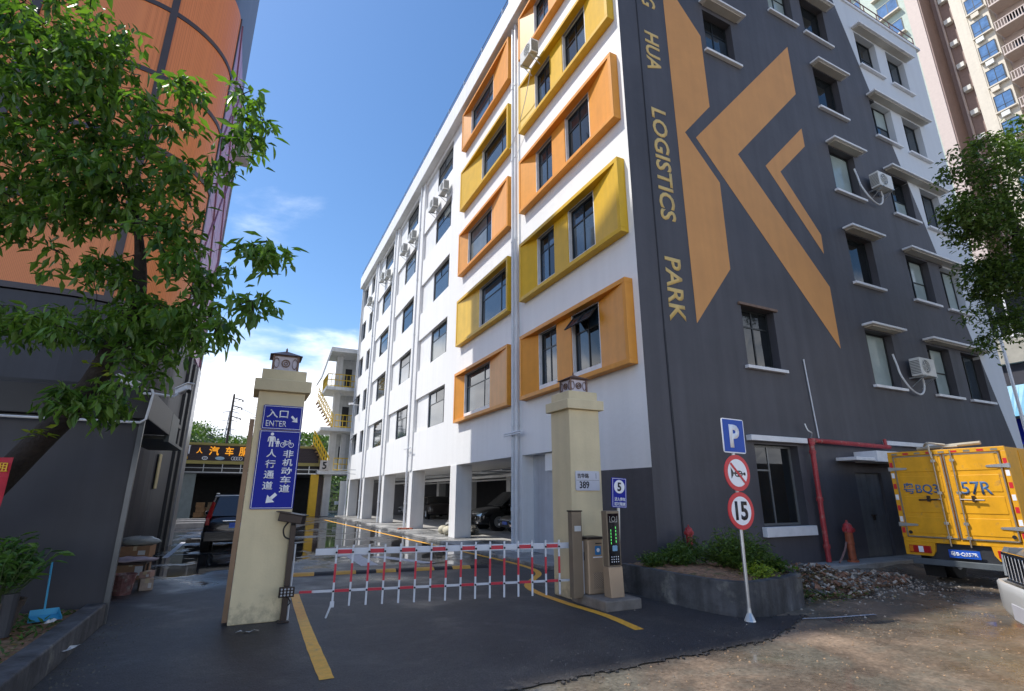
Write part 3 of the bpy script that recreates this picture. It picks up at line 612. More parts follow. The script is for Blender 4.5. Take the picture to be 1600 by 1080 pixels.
d = MB(); d.fbox(F2, 6.42, 6.955, -.12, -.07, .12, 2.12); M_door = mat('grey_metal_door', (.13, .135, .14), .5, var=.25, vscale=3, streak=.3); dr = d.build('door_leaf', M_door, bld)
d = MB(); d.fbox(F2, 6.965, 7.5, -.12, -.07, .12, 2.12); d2 = d.build('door_leaf', M_door, bld); d = MB(); d.fbox(F2, 6.9, 7.06, -.07, -.03, 1.1, 1.13); d.fbox(F2, 6.95, 6.99, -.07, -.02, 1.0, 1.12); d.build('door_bolt', M_dbrown, d2)
d = MB(); d.fbox(F2, 5.75, 6.5, .002, .5, 2.38, 2.46); d.fbox(F2, 6.5, 8.6, .002, .55, 2.36, 2.62); d.build('door_canopy', M_trim, bld, bevel=.01)
d = MB(); d.fbox(F2, 7.85, 10.5, .002, .12, 2.84, 2.95); d.build('wall_beam', M_trim, bld, bevel=.01)
# painted emblem and lettering
for poly in ([(1.60, 15.55), (2.90, 13.98), (2.90, 11.60), (1.88, 10.43), (2.92, 9.27), (2.90, 6.86), (1.60, 5.28)],
             [(6.88, 15.45), (6.86, 13.6), (3.77, 10.40), (6.79, 7.11), (6.77, 5.34), (2.25, 10.40)],
             [(6.83, 12.32), (6.83, 11.68), (5.46, 10.38), (6.83, 8.72), (6.80, 8.12), (4.85, 10.38)]):
    bm = bmesh.new(); f = bm.faces.new([bm.verts.new(F2.p(u, .004, z)) for u, z in poly]); f.normal_update(); bmesh.ops.triangulate(bm, faces=[f]); me = bpy.data.meshes.new('emblem_stroke'); bm.to_mesh(me); bm.free(); me.materials.append(M_logo)
    o = bpy.data.objects.new('emblem_stroke', me); COL.objects.link(o); o.parent = bld; o['label'] = 'ochre stroke of the big painted K emblem'; sm = o.modifiers.new('s', 'SOLIDIFY'); sm.thickness = .003; sm.offset = 0
for s_, a, b in (('G', 14.08, 14.42), ('HUA', 11.97, 13.2), ('LOGISTICS', 7.70, 10.80), ('PARK', 5.22, 6.76)):
    text(s_, F2, .81, 1.28, a, b, .006, M_letter, bld, bold=.022, rot=True, shear=.0)
# fire water pipe on the wall, conduits
p = MB(); p.tube([(4.68, -.14, .18), (4.72, -.14, 2.74), (4.74, -.14, 2.8), (4.8, -.14, 2.82), (7.85, -.14, 2.78)], .055, 10)
for q in ((4.70, -.14, 1.5), (4.715, -.14, 2.55), (4.685, -.14, .5)): p.lathe([(.075, -.04), (.075, .04)], q, 10)
p.lathe([(.075, -.07), (.075, .07)], (4.73, -.14, 2.79), 10)
p.tube([(7.7, -.14, 2.78), (7.7, -.14, 2.98)], .04, 8)
o = p.build('fire_pipe', M_redpaint, None, smooth=False); tag(o, 'red and faded fire water pipe climbing the dark wall and turning right towards the truck', 'pipe')
p = MB(); p.tube([F2.p(5.1, .03, 4.85), F2.p(5.13, .03, 4.2), F2.p(5.17, .03, 3.4), F2.p(5.2, .03, 2.9)], .016, 6); p.build('conduit', M_pvc, bld)
p = MB(); p.tube(catmull([(4.73, -.14, 2.85), (4.70, -.2, 2.98), (4.63, -.16, 3.05), (4.60, -.13, 3.2)], 4), .018, 6); p.build('hooked_pipe', M_steel, bld)

# ================================================================== LEFT: ANNEX AND ORANGE CORNER BUILDING
FA = Fr((0, .96, 0), (1, 0, 0), (0, -1, 0))      # annex front
ann = thing('annex_building', 'low dark grey annex with a thick black fascia at the left edge', 'building', (-8.36, .96, 0)); ann.location = (0, 0, 0)
w = MB(); w.box(-30, -8.42, .96, 1.22, 0, 2.62); w.build('wall', M_darkb, ann)
w = MB(); w.box(-30, -8.34, .88, 3.25, 2.63, 3.04); w.build('fascia', M_darkb2, ann, bevel=.01)
w = MB(); w.box(-30, -8.5, 1.1, 6.35, 3.045, 3.12); w.build('roof', M_darkb2, ann)
w = MB(); w.box(-8.44, -8.38, .93, 1.0, 0, 2.62); w.build('corner_strip', mat('grey_metal_edge', (.12, .13, .14), .35, metal=.6), ann)
for x in (-9.55, -9.5): pass
w = MB(); w.box(-9.05, -8.4, 3.27, 6.2, 2.56, 2.62); w.box(-8.42, -8.34, 3.27, 4.3, 2.52, 3.04); w.build('canopy', mat('grey_green_canopy', (.10, .115, .11), .5, var=.15), ann)
w = MB(); w.tube([(-20, .84, 2.585), (-9.0, .84, 2.57), (-8.42, .84, 2.57), (-8.36, .84, 2.62), (-8.33, .84, 2.98), (-8.36, .84, 3.06)], .017, 6); o = w.build('conduit_pipe', M_pvc); tag(o, 'thin white conduit pipe running along the bottom of the black fascia', 'pipe')
# corner building
cor = thing('corner_building', 'tall building with rounded corner clad in orange mesh panels and pink side panels', 'building', (0, 0, 0))
CX, CY, CR = -11.3, 8.6, 2.2; ZT = 17.2
def cyl(a, r, z): return (CX + r * math.cos(a), CY + r * math.sin(a), z)
w = MB(); K = 14
ring = [cyl(R(-90 + 90 * i / K), CR - .12, 0)[:2] for i in range(K + 1)]
poly = [(-34, 6.52)] + ring + [(-9.22, 13.9), (-34, 13.9)]
w.vprism(poly, 6.0, 24.5); w.box(-34, -15.5, 6.53, 13.89, 24.51, 33.5); w.build('core_wall_and_shade_block', mat('grey_blue_cladding', (.105, .115, .15), .45, var=.1, streak=.1), cor)  # upper west block is out of view, added to shade the entrance
w = MB(); ringb = [cyl(R(-90 + 90 * i / K), CR - .02, 0)[:2] for i in range(K + 1)]
w.vprism([(-34, 6.42)] + ringb + [(-9.12, 10.9), (-9.5, 10.9), (-9.5, 12.2), (-9.12, 12.2), (-9.12, 12.9), (-34, 12.9)], 0, 5.95); w.build('base_wall', M_darkb, cor)
M_om = bpy.data.materials.new('perforated_orange_mesh'); M_om.use_nodes = True; t = M_om.node_tree; n = t.nodes; l = t.links; p = n['Principled BSDF']; p.inputs['Roughness'].default_value = .45
g_ = n.new('ShaderNodeNewGeometry'); mp = n.new('ShaderNodeMapping'); mp.inputs['Scale'].default_value = (22, 22, 22); l.new(g_.outputs['Position'], mp.inputs[0]); vo = n.new('ShaderNodeTexVoronoi'); vo.inputs['Randomness'].default_value = .0; vo.inputs['Scale'].default_value = 1.5; l.new(mp.outputs[0], vo.inputs['Vector'])
mr_ = n.new('ShaderNodeMapRange'); mr_.inputs[1].default_value = .25; mr_.inputs[2].default_value = .45; l.new(vo.outputs[0], mr_.inputs[0]); mi_ = n.new('ShaderNodeMix'); mi_.data_type = 'RGBA'; mi_.inputs[6].default_value = (.52, .15, .045, 1); mi_.inputs[7].default_value = (.74, .25, .08, 1); l.new(mr_.outputs[0], mi_.inputs[0]); l.new(mi_.outputs[2], p.inputs['Base Color'])
rows = [6.05, 8.25, 10.4, 12.55, 14.75, ZT]
cols = [-68, 0]
def bend(w, a0, a1, z0, z1, r0, r1, k=6):
    vs = []; 
    for i in range(k + 1):
        a = R(a0 + (a1 - a0) * i / k); vs += [cyl(a, r0, z0), cyl(a, r1, z0), cyl(a, r1, z1), cyl(a, r0, z1)]
    fs = []
    for i in range(k):
        b = i * 4
        for j in range(4): fs.append((b + j, b + (j + 1) % 4, b + 4 + (j + 1) % 4, b + 4 + j))
    fs += [(0, 1, 2, 3), (k * 4 + 3, k * 4 + 2, k * 4 + 1, k * 4)]; w.add(vs, fs)
M_band = mat('dark_cladding_band', (.06, .05, .055), .45, var=.1)
for i in range(5):
    w = MB(); bend(w, -67, -1, rows[i] + .07, rows[i + 1] - .07, CR - .06, CR, 14); w.build('orange_panel', M_om, cor, smooth=False)
    w = MB(); bend(w, -90, -69, rows[i] + .07, rows[i + 1] - .07, CR - .06, CR, 5); w.box(-13.1, -11.3, 6.4, 6.46, rows[i] + .07, rows[i + 1] - .07); w.build('orange_panel', M_om, cor, smooth=False)
    w = MB(); w.box(-16.4, -13.3, 6.4, 6.46, rows[i] + .07, rows[i + 1] - .07); w.build('orange_panel', M_om, cor)
    w = MB(); bend(w, -90, 0, rows[i] - .07, rows[i] + .07, CR - .1, CR + .03, 14); w.box(-20, -11.3, 6.37, 6.5, rows[i] - .07, rows[i] + .07); w.build('cladding_band', M_band, cor)
for a in cols: w = MB(); bend(w, a - 2.2, a + 2.2, 6.0, ZT, CR - .1, CR + .035, 2); w.build('cladding_fin', M_band, cor)
w = MB(); w.box(-13.3, -13.1, 6.36, 6.5, 6.0, ZT); w.build('cladding_fin', M_band, cor)
M_pink = mat('pink_panel', (.46, .27, .42), .4, var=.08)
for i in range(5):
    for j in range(3):
        w = MB(); y0 = 8.72 + j * 1.72; w.box(-9.14, -9.08, y0 + .02, y0 + 1.68, rows[i] + .02, rows[i + 1] - .02); pp = w.build('pink_panel', M_pink, cor)
        w = MB(); a, b = ((y0 + .1, y0 + 1.6) if (i + j) % 2 else (y0 + 1.6, y0 + .1)); w.tube([(-9.065, a, rows[i]), (-9.065, b, rows[i + 1])], .03, 4); w.build('diagonal_bar', mat('mauve_bar', (.20, .07, .14), .4), pp)
w = MB(); w.box(-9.16, -9.0, 12.9, 13.95, 0, 5.95); w.box(-9.16, -9.02, 13.9, 14.0, 5.95, ZT); w.build('corner_pilaster', mat('light_grey_cladding', (.30, .31, .34), .3, metal=.3, var=.12, streak=.1), cor)
w = MB(); w.box(-9.16, -9.04, 11.0, 11.4, 0, 5.9); w.box(-9.16, -9.04, 12.3, 12.88, 0, 5.9); w.build('dark_pilaster', M_darkb2, cor)
w = MB(); w.box(-9.3, -8.55, 13.2, 13.95, 14.9, 16.2); w.build('roof_box', mat('pale_box', (.5, .5, .48), .6), cor)
w = MB(); w.box(-9.10, -9.075, 8.35, 8.7, 1.75, 2.62); o = w.build('wall_poster', mat('pale_yellow_poster', (.52, .42, .20), .6, var=.2, vscale=7)); tag(o, 'narrow pale yellow poster on the dark side wall of the passage', 'poster')
w = MB(); w.box(-9.1, -8.95, 4.9, 5.1, 2.1, 3.0)
w = MB(); w.obox((-8.9, 6.6, 2.95), (.04, 1.0, .32), (0, R(35), 0)); w.build('awning_flap', mat('grey_flap', (.25, .27, .27), .5), cor)
# CCTV cameras
def cctv(loc, rz, label, arm):
    t = thing('security_camera', label, 'camera', loc, rz, 'white security cameras on the annex corner')
    b = MB(); b.tube([(0, 0, 0)] + arm, .018, 6); b.build('arm', M_pvc, t)
    e = Vector(arm[-1]); b = MB(); b.obox(e + Vector((0, -.06, .05)), (.085, .26, .085), (R(-14), 0, 0)); c = b.build('housing', M_signw, t, bevel=.015)
    b = MB(); b.obox(e + Vector((0, -.07, .105)), (.11, .30, .012), (R(-14), 0, 0)); b.build('sun_shield', M_signw, c)
    b = MB(); b.tube([e + Vector((0, -.185, .02)), e + Vector((0, -.20, .015))], .032, 10); b.build('lens', M_black, c)
    return t
cctv((-8.36, .82, 2.98), R(-60), 'white bullet camera on the left side of the annex corner pipe', [(-.25, -.1, .02), (-.32, -.12, .12)])
cctv((-8.33, .84, 2.99), R(40), 'white bullet camera reaching out to the right of the annex corner', [(.28, -.02, .0), (.36, -.03, .06)])
# kerb bed on the left
bed = thing('raised_bed', 'low dark concrete wall of the flower bed at the bottom left', 'flower bed', (0, 0, 0))
w = MB(); w.box(-8.62, -8.4, -6, .93, -.01, .26); w.build('kerb_wall', M_concdark, bed, bevel=.02)
w = MB(); w.box(-14, -8.62, -6, .95, -.01, .2); w.build('soil', M_soil, bed)
P = []; D = []
for i in range(900):
    x = random.uniform(-10.6, -8.7); y = random.uniform(-2.2, .85); P.append((x, y, .2)); a = random.uniform(0, 6.28); D.append((math.cos(a), math.sin(a), random.uniform(.1, 1.2)))
o = leaves('ground_cover', P, D, np.array([random.uniform(.04, .12) for _ in P]), np.array([random.uniform(.015, .04) for _ in P]), M_leafp); stuff(o)
P = []; D = []
for i in range(500):
    x = random.uniform(-10.6, -8.66); y = random.uniform(-2.4, .85); P.append((x, y, .215)); a = random.uniform(0, 6.28); D.append((math.cos(a), math.sin(a), random.uniform(-.1, .2)))
o = leaves('leaf_litter', P, D, np.array([random.uniform(.03, .09) for _ in P]), np.array([random.uniform(.02, .04) for _ in P]), M_dry); stuff(o)
# bulging plastic pot with bushy plant
def potplant(x, y, z0, rpot, hpot, hp, rp, nst, label, seed, lm, potm, pl='plant_pot'):
    rr = random.Random(seed); t = thing('potted_plant', label, 'plant', (x, y, z0))
    b = MB(); b.lathe([(rpot * .72, 0), (rpot * .95, hpot * .8), (rpot, hpot * .82), (rpot * 1.05, hpot), (rpot * .93, hpot), (rpot * .9, hpot * .92)], (0, 0, 0), 18); b.build('pot', potm, t, smooth=False)
    P = []; D = []; Ln = []; st = MB()
    for i in range(nst):
        a = rr.uniform(0, 6.28); q = rr.uniform(.1, 1) * rp; tip = Vector((math.cos(a) * q, math.sin(a) * q, hpot + hp * rr.uniform(.55, 1) * (1 - .35 * q / rp))); st.tube([(math.cos(a) * .05, math.sin(a) * .05, hpot * .8), tip * .5 + Vector((0, 0, .1)), tip], .006, 4)
        for k in range(11):
            f = .45 + .55 * k / 10; c = Vector((tip.x * f, tip.y * f, hpot * .8 + (tip.z - hpot * .8) * f)); b_ = rr.uniform(0, 6.28); e = rr.uniform(-.2, .9); P.append(c); D.append((math.cos(b_) * math.cos(e), math.sin(b_) * math.cos(e), math.sin(e))); Ln.append(rr.uniform(.10, .19))
    st.build('stem', mat('green_stem', (.06, .10, .03), .6), t)
    leaf_object_set(P, D, Ln, .36, lm, t, 160, key=[(t.location.y + q[1]) for q in P]); return t
potplant(-9.16, -.32, .2, .24, .34, .72, .5, 52, 'bushy green plant in a brown pot on the left flower bed', 3, M_leafp, mat('brown_pot', (.07, .055, .045), .6, var=.4, vscale=9, bump=.4))
potplant(-9.75, .25, .2, .2, .3, .55, .4, 22, 'leafy plant behind the brown pot against the dark wall', 4, M_leafp, mat('grey_pot', (.12, .12, .11), .6, var=.3))
o = MB(); o.tube([(-8.98, -.5, .22), (-9.0, -.48, .62)], [.05, .075], 12); o = o.build('dark_pipe_stub', M_truckd); tag(o, 'dark tapered tube leaning beside the brown plant pot', 'tube')
# blue dustpan
t = thing('dustpan', 'light blue long handled dustpan lying in the flower bed', 'dustpan', (-8.86, .28, .2), R(20))
b = MB(); b.add([(-.15, -.08, .02), (.15, -.08, .02), (.13, .13, .05), (-.13, .13, .05), (-.13, .13, .12), (.13, .13, .12), (-.15, -.08, .04), (.15, -.08, .04)], ((0, 1, 2, 3), (3, 2, 5, 4), (0, 3, 4, 6), (1, 2, 5, 7))); M_lb = mat('light_blue_plastic', (.05, .34, .55), .4, var=.1); q = b.build('pan', M_lb, t); sm = q.modifiers.new('s', 'SOLIDIFY'); sm.thickness = .006
b = MB(); b.tube([(0, .13, .1), (-.02, .2, .62)], .011, 6); b.build('handle', M_lb, t)
# litter
def scrap(x, y, w_, h_, rz, mt, label, z=.006):
    b = MB(); k = 5; vs = []; rr = random.Random(int(x * 100) + int(y * 10))
    for i in range(k + 1):
        for j in (0, 1): vs.append((w_ * (i / k - .5), h_ * (j - .5) * rr.uniform(.5, 1), rr.uniform(0, .035)))
    b.add(vs, [(2 * i, 2 * i + 1, 2 * i + 3, 2 * i + 2) for i in range(k)]); o = b.build('paper_scrap', mt); o.location = (x, y, z); o.rotation_euler = (0, 0, rz); tag(o, label, 'litter')
M_pap = mat('crumpled_paper', (.6, .6, .58), .8, var=.15)
scrap(-6.75, -.35, .26, .06, R(-8), M_pap, 'crumpled white paper strip on the tarmac before the left gate pillar')
scrap(-8.36, -.75, .3, .06, R(75), M_pap, 'white bent plastic strip leaning on the dark flower bed wall', .1)
scrap(-8.72, -.2, .2, .05, R(60), M_pap, 'small white scrap on top of the flower bed edge', .265)
# small gravel along the kerb and on the road
def scatter(name, n, fx, fy, smin, smax, z, mt):
    b = MB()
    for i in range(n):
        x, y = fx(), fy(); s_ = random.uniform(smin, smax); a = random.uniform(0, 3); ca, sa = math.cos(a) * s_, math.sin(a) * s_; h = s_ * random.uniform(.4, .9)
        b.add([(x + ca, y + sa, z), (x - sa, y + ca, z), (x - ca * .8, y - sa * .8, z), (x + sa, y - ca, z), (x + ca * .1, y + sa * .2, z + h)], ((0, 1, 4), (1, 2, 4), (2, 3, 4), (3, 0, 4)))
    return stuff(b.build(name, mt))
scatter('gravel', 420, lambda: random.gauss(-8.2, .12), lambda: random.uniform(-4, 1.2), .004, .018, 0, mat('dull_grit', (.13, .12, .10), .9, var=.4))
scatter('grit', 700, lambda: random.uniform(-8, 3), lambda: random.gauss(-3.3, .5), .003, .012, 0, mat('grit2', (.16, .14, .12), .9, var=.4))
def near_edge(): q = random.choice(EDGE); return q
b = MB()
for i in range(260):
    q = random.choice(EDGE); x, y = q[0] + random.gauss(.0, .03), q[1] + random.gauss(-.01, .035); s_ = random.uniform(.006, .026); a = random.uniform(0, 3); b.obox((x, y, s_ * .15 - .004), (s_ * 1.5, s_, s_ * .7), (random.uniform(-.3, .3), random.uniform(-.3, .3), a))
stuff(b.build('tarmac_crumbs', M_asph))
scatter('grit', 1500, lambda: random.uniform(-4, 7), lambda: random.uniform(-5.2, -1.2), .003, .018, -.01, mat('grit', (.3, .2, .12), .9, var=.4))
# red banner hanging from the trunk
b = MB(); fr = Fr((-9.43, -.5, 0), (.95, -.31, 0), (-.31, -.95, 0)); vs = []; 
for i in range(7):
    for j in range(5): vs.append(fr.p(-.05 + j * .065 - i * .004, .012 * math.sin(j * 1.9 + i * .8), 1.98 - i * .1))
b.add(vs, [(5 * i + j, 5 * i + j + 1, 5 * i + j + 6, 5 * i + j + 5) for i in range(6) for j in range(4)])
ban = b.build('banner', mat('red_cloth', (.42, .012, .03), .7, var=.15, vscale=8)); sm = ban.modifiers.new('s', 'SOLIDIFY'); sm.thickness = .003; tag(ban, 'red hanging banner with yellow characters at the left edge', 'banner')
M_yt = mat('yellow_print', (.75, .45, .02), .6)
text('招租', fr, -.03, .19, 1.83, 1.93, .02, M_yt, ban, bold=.01); text('全', fr, -.04, .05, 1.68, 1.79, .02, M_yt, ban, bold=.01)
# junk stacked in the passage
def cbox(x, y, z, sx, sy, sz, rz, label, m=M_card):
    t = thing('cardboard_box', label, 'box', (x, y, z), rz); b = MB(); b.box(-sx / 2, sx / 2, -sy / 2, sy / 2, 0, sz); b.build('carton', m, t, bevel=.006)
    b = MB(); b.box(-.03, .03, -sy / 2 - .003, sy / 2 + .003, sz - .001, sz + .003); b.box(-.03, .03, -sy / 2 - .004, -sy / 2 - .001, sz * .6, sz); b.build('tape', mat('parcel_tape', (.5, .4, .25), .3), t)
    b = MB(); b.box(sx * .12, sx * .36, -sy / 2 - .003, -sy / 2, sz * .2, sz * .6); b.build('paper_label', M_pap, t); return t
cbox(-8.82, 5.3, 0, .62, .5, .42, R(4), 'brown cardboard box under the grey bag beside the dark wall')
cbox(-8.75, 5.2, .425, .5, .45, .2, R(-6), 'flat brown carton stacked on the lower box in the passage')
b = MB(); b.lump((0, 0, .08), (.36, .2, .09), 5, 7, amp=.35); o = b.build('plastic_bag', mat('grey_plastic_bag', (.33, .36, .36), .35, var=.2, vscale=9, bump=.5, bscale=16), smooth=True); o.location = (-8.75, 5.2, .63); tag(o, 'grey stuffed plastic bag on top of the stacked cartons', 'bag')
t = thing('side_table', 'small dark table with cloth and odds and ends beside the annex corner', 'table', (-8.68, 3.9, 0))
b = MB(); b.box(-.3, .3, -.25, .25, .42, .45); b.build('table_top', M_dbrown, t)
for x in (-.27, .27):
    for y in (-.22, .22): b = MB(); b.box(x - .015, x + .015, y - .015, y + .015, 0, .42); b.build('leg', M_dbrown, t)
b = MB(); b.lump((0, 0, 0), (.34, .24, .05), 9, 7, amp=.5); o = b.build('cloth', mat('mauve_cloth', (.38, .33, .38), .8, var=.25, vscale=8, bump=.6, bscale=12), smooth=True); o.location = (-8.62, 3.85, .49); tag(o, 'crumpled pale cloth thrown over the small table', 'cloth')
t = thing('bucket', 'worn reddish paint bucket standing at the annex corner', 'bucket', (-8.62, 3.35, 0))
b = MB(); b.lathe([(.13, 0), (.17, .3), (.18, .3), (.18, .32), (.165, .32), (.155, .28)], (0, 0, 0), 16); b.build('bucket_body', mat('dirty_red_plastic', (.20, .09, .085), .6, var=.5, vscale=14, col2=(.28, .24, .22), c2amt=.3, c2scale=9), t); b = MB(); b.tube([(.17 * math.cos(a), -.02, .3 - .13 * math.sin(a)) for a in [math.pi * i / 8 for i in range(9)]], .005, 5); b.build('handle', M_steel, t)
cbox(-8.35, 3.75, 0, .2, .3, .2, R(12), 'small pale box on the ground beside the bucket', mat('pale_card', (.42, .33, .26), .7, var=.3, vscale=8))
cbox(-8.35, 3.72, .203, .17, .26, .1, R(-8), 'small striped carton on top of the pale box', mat('rose_card', (.40, .25, .20), .7, var=.3, vscale=12))

# ================================================================== GATE
def pillar(x0, x1, y0, y1, label):
    cx, cy = (x0 + x1) / 2, (y0 + y1) / 2; hx, hy = (x1 - x0) / 2, (y1 - y0) / 2; t = thing('gate_pillar', label, 'gate pillar', (cx, cy, 0), 0, 'beige gate pillars')
    b = MB(); b.box(-hx, hx, -hy, hy, 0, 3.03); b.build('shaft', M_beige, t, bevel=.012)
    b = MB(); b.box(-hx - .07, hx + .07, -hy - .07, hy + .07, 3.03, 3.2); b.build('cap', M_beige, t, bevel=.01)
    b = MB(); b.box(-hx + .01, hx - .01, -hy + .01, hy - .01, 3.2, 3.36); b.build('upper_cap', M_beige, t, bevel=.01)
    return t
pillar(-6.98, -6.36, .13, .75, 'beige gate pillar on the left carrying the blue entrance signs')
pillar(-2.14, -1.52, -.45, .17, 'beige gate pillar on the right carrying the house number plate')
def plamp(x, y, label):
    t = thing('pillar_lamp', label, 'lamp', (x, y, 3.36), 0, 'small roofed lamps on the gate pillars'); h = .17
    b = MB(); b.box(-h - .015, h + .015, -h - .015, h + .015, 0, .02)
    for sx in (-1, 1):
        for sy in (-1, 1): b.box(sx * h - .014, sx * h + .014, sy * h - .014, sy * h + .014, .02, .235)
    b.box(-h - .01, h + .01, -h - .01, h + .01, .235, .25); b.build('lamp_frame', M_lampmetal, t)
    b = MB(); b.box(-h + .01, h - .01, -h + .01, h - .01, .021, .234); b.build('lamp_glass', M_lampglass, t)
    b = MB(); e = h + .055; b.add([(-e, -e, .25), (e, -e, .25), (e, e, .25), (-e, e, .25), (0, 0, .36)], ((0, 1, 4), (1, 2, 4), (2, 3, 4), (3, 0, 4), (0, 3, 2, 1))); r_ = b.build('lamp_roof', M_lampmetal, t)
    b = MB(); b.lathe([(.02, .34), (.012, .37), (.016, .38), (.003, .41)], (0, 0, 0), 8); b.build('finial', M_lampmetal, r_)
    for k in range(4):
        a = math.pi / 2 * k; fr = Fr((0, 0, 0), (math.cos(a), math.sin(a), 0), (math.sin(a), -math.cos(a), 0)); b = MB(); b.ring(fr, 0, .128, .045, .06, h - .008, h + .012, 20); b.ring(fr, 0, .128, .018, .028, h - .008, h + .01, 12)
        for s_ in (-1, 1):
            b.ring(fr, s_ * .125, .128, .07, .08, h - .006, h + .006, 14, asp=.45)
        b.build('lattice_ornament', M_lampmetal, t)
plamp(-6.67, .44, 'bronze lantern with hipped roof on top of the left gate pillar')
plamp(-1.83, -.14, 'bronze lantern with round ornaments on top of the right gate pillar')
FP = Fr((0, .13, 0), (1, 0, 0), (0, -1, 0))
def panel(fr, u0, u1, z0, z1, mt, parent=None, name='sign_panel', n=.004, d=.02, border=None, rad=.02):
    k = 5; P = []
    for cx_, cz_, a0 in ((u1 - rad, z1 - rad, 0), (u0 + rad, z1 - rad, 90), (u0 + rad, z0 + rad, 180), (u1 - rad, z0 + rad, 270)):
        for i in range(k): a = R(a0 + 90 * i / (k - 1)); P.append((cx_ + rad * math.cos(a), cz_ + rad * math.sin(a)))
    b = MB(); b.prism(fr, P, n, n + d); o = b.build(name, mt, parent)
    if border:
        b = MB(); q = .012; wd = .006; e = n + d + .002
        for A, B_, C_, D_ in ((u0 + q, u1 - q, z0 + q, z0 + q + wd), (u0 + q, u1 - q, z1 - q - wd, z1 - q), (u0 + q, u0 + q + wd, z0 + q + wd, z1 - q - wd), (u1 - q - wd, u1 - q, z0 + q + wd, z1 - q - wd)): b.fbox(fr, A, B_, n + d - .001, e, C_, D_)
        b.build('border', border, parent if parent is not None else o)
    return o
def arrow(fr, u, z, L_, ang, n, mt, parent):
    ca, sa = math.cos(ang), math.sin(ang); P = [(-.5, -.12), (.02, -.12), (.02, -.34), (.5, 0), (.02, .34), (.02, .12), (-.5, .12)]
    # split into shaft and head so that both pieces are convex
    b = MB()
    for Q in ([(-.5, -.13), (.05, -.13), (.05, .13), (-.5, .13)], [(.0, -.4), (.5, 0), (.0, .4)]):
        b.prism(fr, [(u + L_ * (x * ca - y * sa), z + L_ * (x * sa + y * ca)) for x, y in Q], n, n + .003)
    b.build('arrow', mt, parent, label='white painted arrow')
es = thing('entrance_sign', 'small blue ENTER sign with arrow on the left gate pillar', 'sign', (0, 0, 0))
panel(FP, -6.89, -6.37, 2.485, 2.83, M_blue, es, border=M_signw)
text('入口', FP, -6.84, -6.56, 2.65, 2.77, .027, M_signw, es, bold=.015); text('ENTER', FP, -6.84, -6.57, 2.53, 2.61, .027, M_signw, es, bold=.004); arrow(FP, -6.47, 2.64, .12, R(-45), .026, M_signw, es)
ls = thing('lane_sign', 'tall blue sign for pedestrians and bicycles on the left gate pillar', 'sign', (0, 0, 0))
panel(FP, -6.90, -6.36, 1.41, 2.475, M_blue, ls, border=M_signw)
for i, ch in enumerate('人行通道'): text(ch, FP, -6.78, -6.65, 2.10 - i * .145 - .0, 2.21 - i * .145, .027, M_signw, ls, bold=.02)
for i, ch in enumerate('非机动车道'): text(ch, FP, -6.565, -6.43, 2.10 - i * .118, 2.205 - i * .118, .027, M_signw, ls, bold=.02)
arrow(FP, -6.655, 1.55, .17, R(-135), .026, M_signw, ls)
b = MB(); n0, n1 = .025, .029
def person2(u, z, s_):
    b.disc(FP, u, z + .175 * s_, .022 * s_, n0, n1, 12); b.prism(FP, [(u - .03 * s_, z + .145 * s_), (u + .03 * s_, z + .145 * s_), (u + .026 * s_, z + .07 * s_), (u - .026 * s_, z + .07 * s_)], n0, n1)
    for q in (-1, 1): b.prism(FP, [(u + q * .016 * s_ - .010 * s_, z + .07 * s_), (u + q * .016 * s_ + .010 * s_, z + .07 * s_), (u + q * .018 * s_ + .008 * s_, z), (u + q * .018 * s_ - .010 * s_, z)], n0, n1); b.prism(FP, [(u + q * .03 * s_, z + .145 * s_), (u + q * .045 * s_, z + .13 * s_), (u + q * .052 * s_, z + .07 * s_), (u + q * .038 * s_, z + .07 * s_)], n0, n1)
person2(-6.735, 2.245, 1.0); person2(-6.655, 2.245, .58)
b.build('pedestrian_symbol', M_signw, ls, label='white symbol of an adult and a child')
b = MB(); b.ring(FP, -6.585, 2.275, .027, .035, n0, n1, 18); b.ring(FP, -6.475, 2.275, .027, .035, n0, n1, 18)
for p0, p1 in (((-6.585, 2.275), (-6.56, 2.33)), ((-6.56, 2.32), (-6.495, 2.32)), ((-6.495, 2.33), (-6.475, 2.275)), ((-6.56, 2.32), (-6.535, 2.275)), ((-6.535, 2.275), (-6.495, 2.32)), ((-6.585, 2.275), (-6.535, 2.275)), ((-6.575, 2.333), (-6.545, 2.333)), ((-6.51, 2.345), (-6.485, 2.335))):
    dx, dz = p1[0] - p0[0], p1[1] - p0[1]; q = math.hypot(dx, dz); a, c = -dz / q * .004, dx / q * .004; b.prism(FP, [(p0[0] + a, p0[1] + c), (p1[0] + a, p1[1] + c), (p1[0] - a, p1[1] - c), (p0[0] - a, p0[1] - c)], n0, n1 + .001)
b.build('bicycle_symbol', M_signw, ls, label='white bicycle symbol')
FQ = Fr((0, -.45, 0), (1, 0, 0), (0, -1, 0))
t = thing('address_plate', 'pale house number plate reading 389 on the right gate pillar', 'sign', (0, 0, 0)); panel(FQ, -2.06, -1.585, 1.665, 1.985, mat('pale_plate', (.55, .56, .62), .35, var=.05), t)
b = MB(); b.fbox(FQ, -2.05, -1.595, .02, .0265, 1.83, 1.834); b.fbox(FQ, -1.655, -1.65, .02, .0265, 1.86, 1.95); b.build('plate_rule', M_black, t)
text('吉华路', FQ, -2.03, -1.80, 1.865, 1.945, .027, M_black, t, bold=.012); text('389', FQ, -1.99, -1.80, 1.70, 1.815, .027, M_black, t, bold=.012)
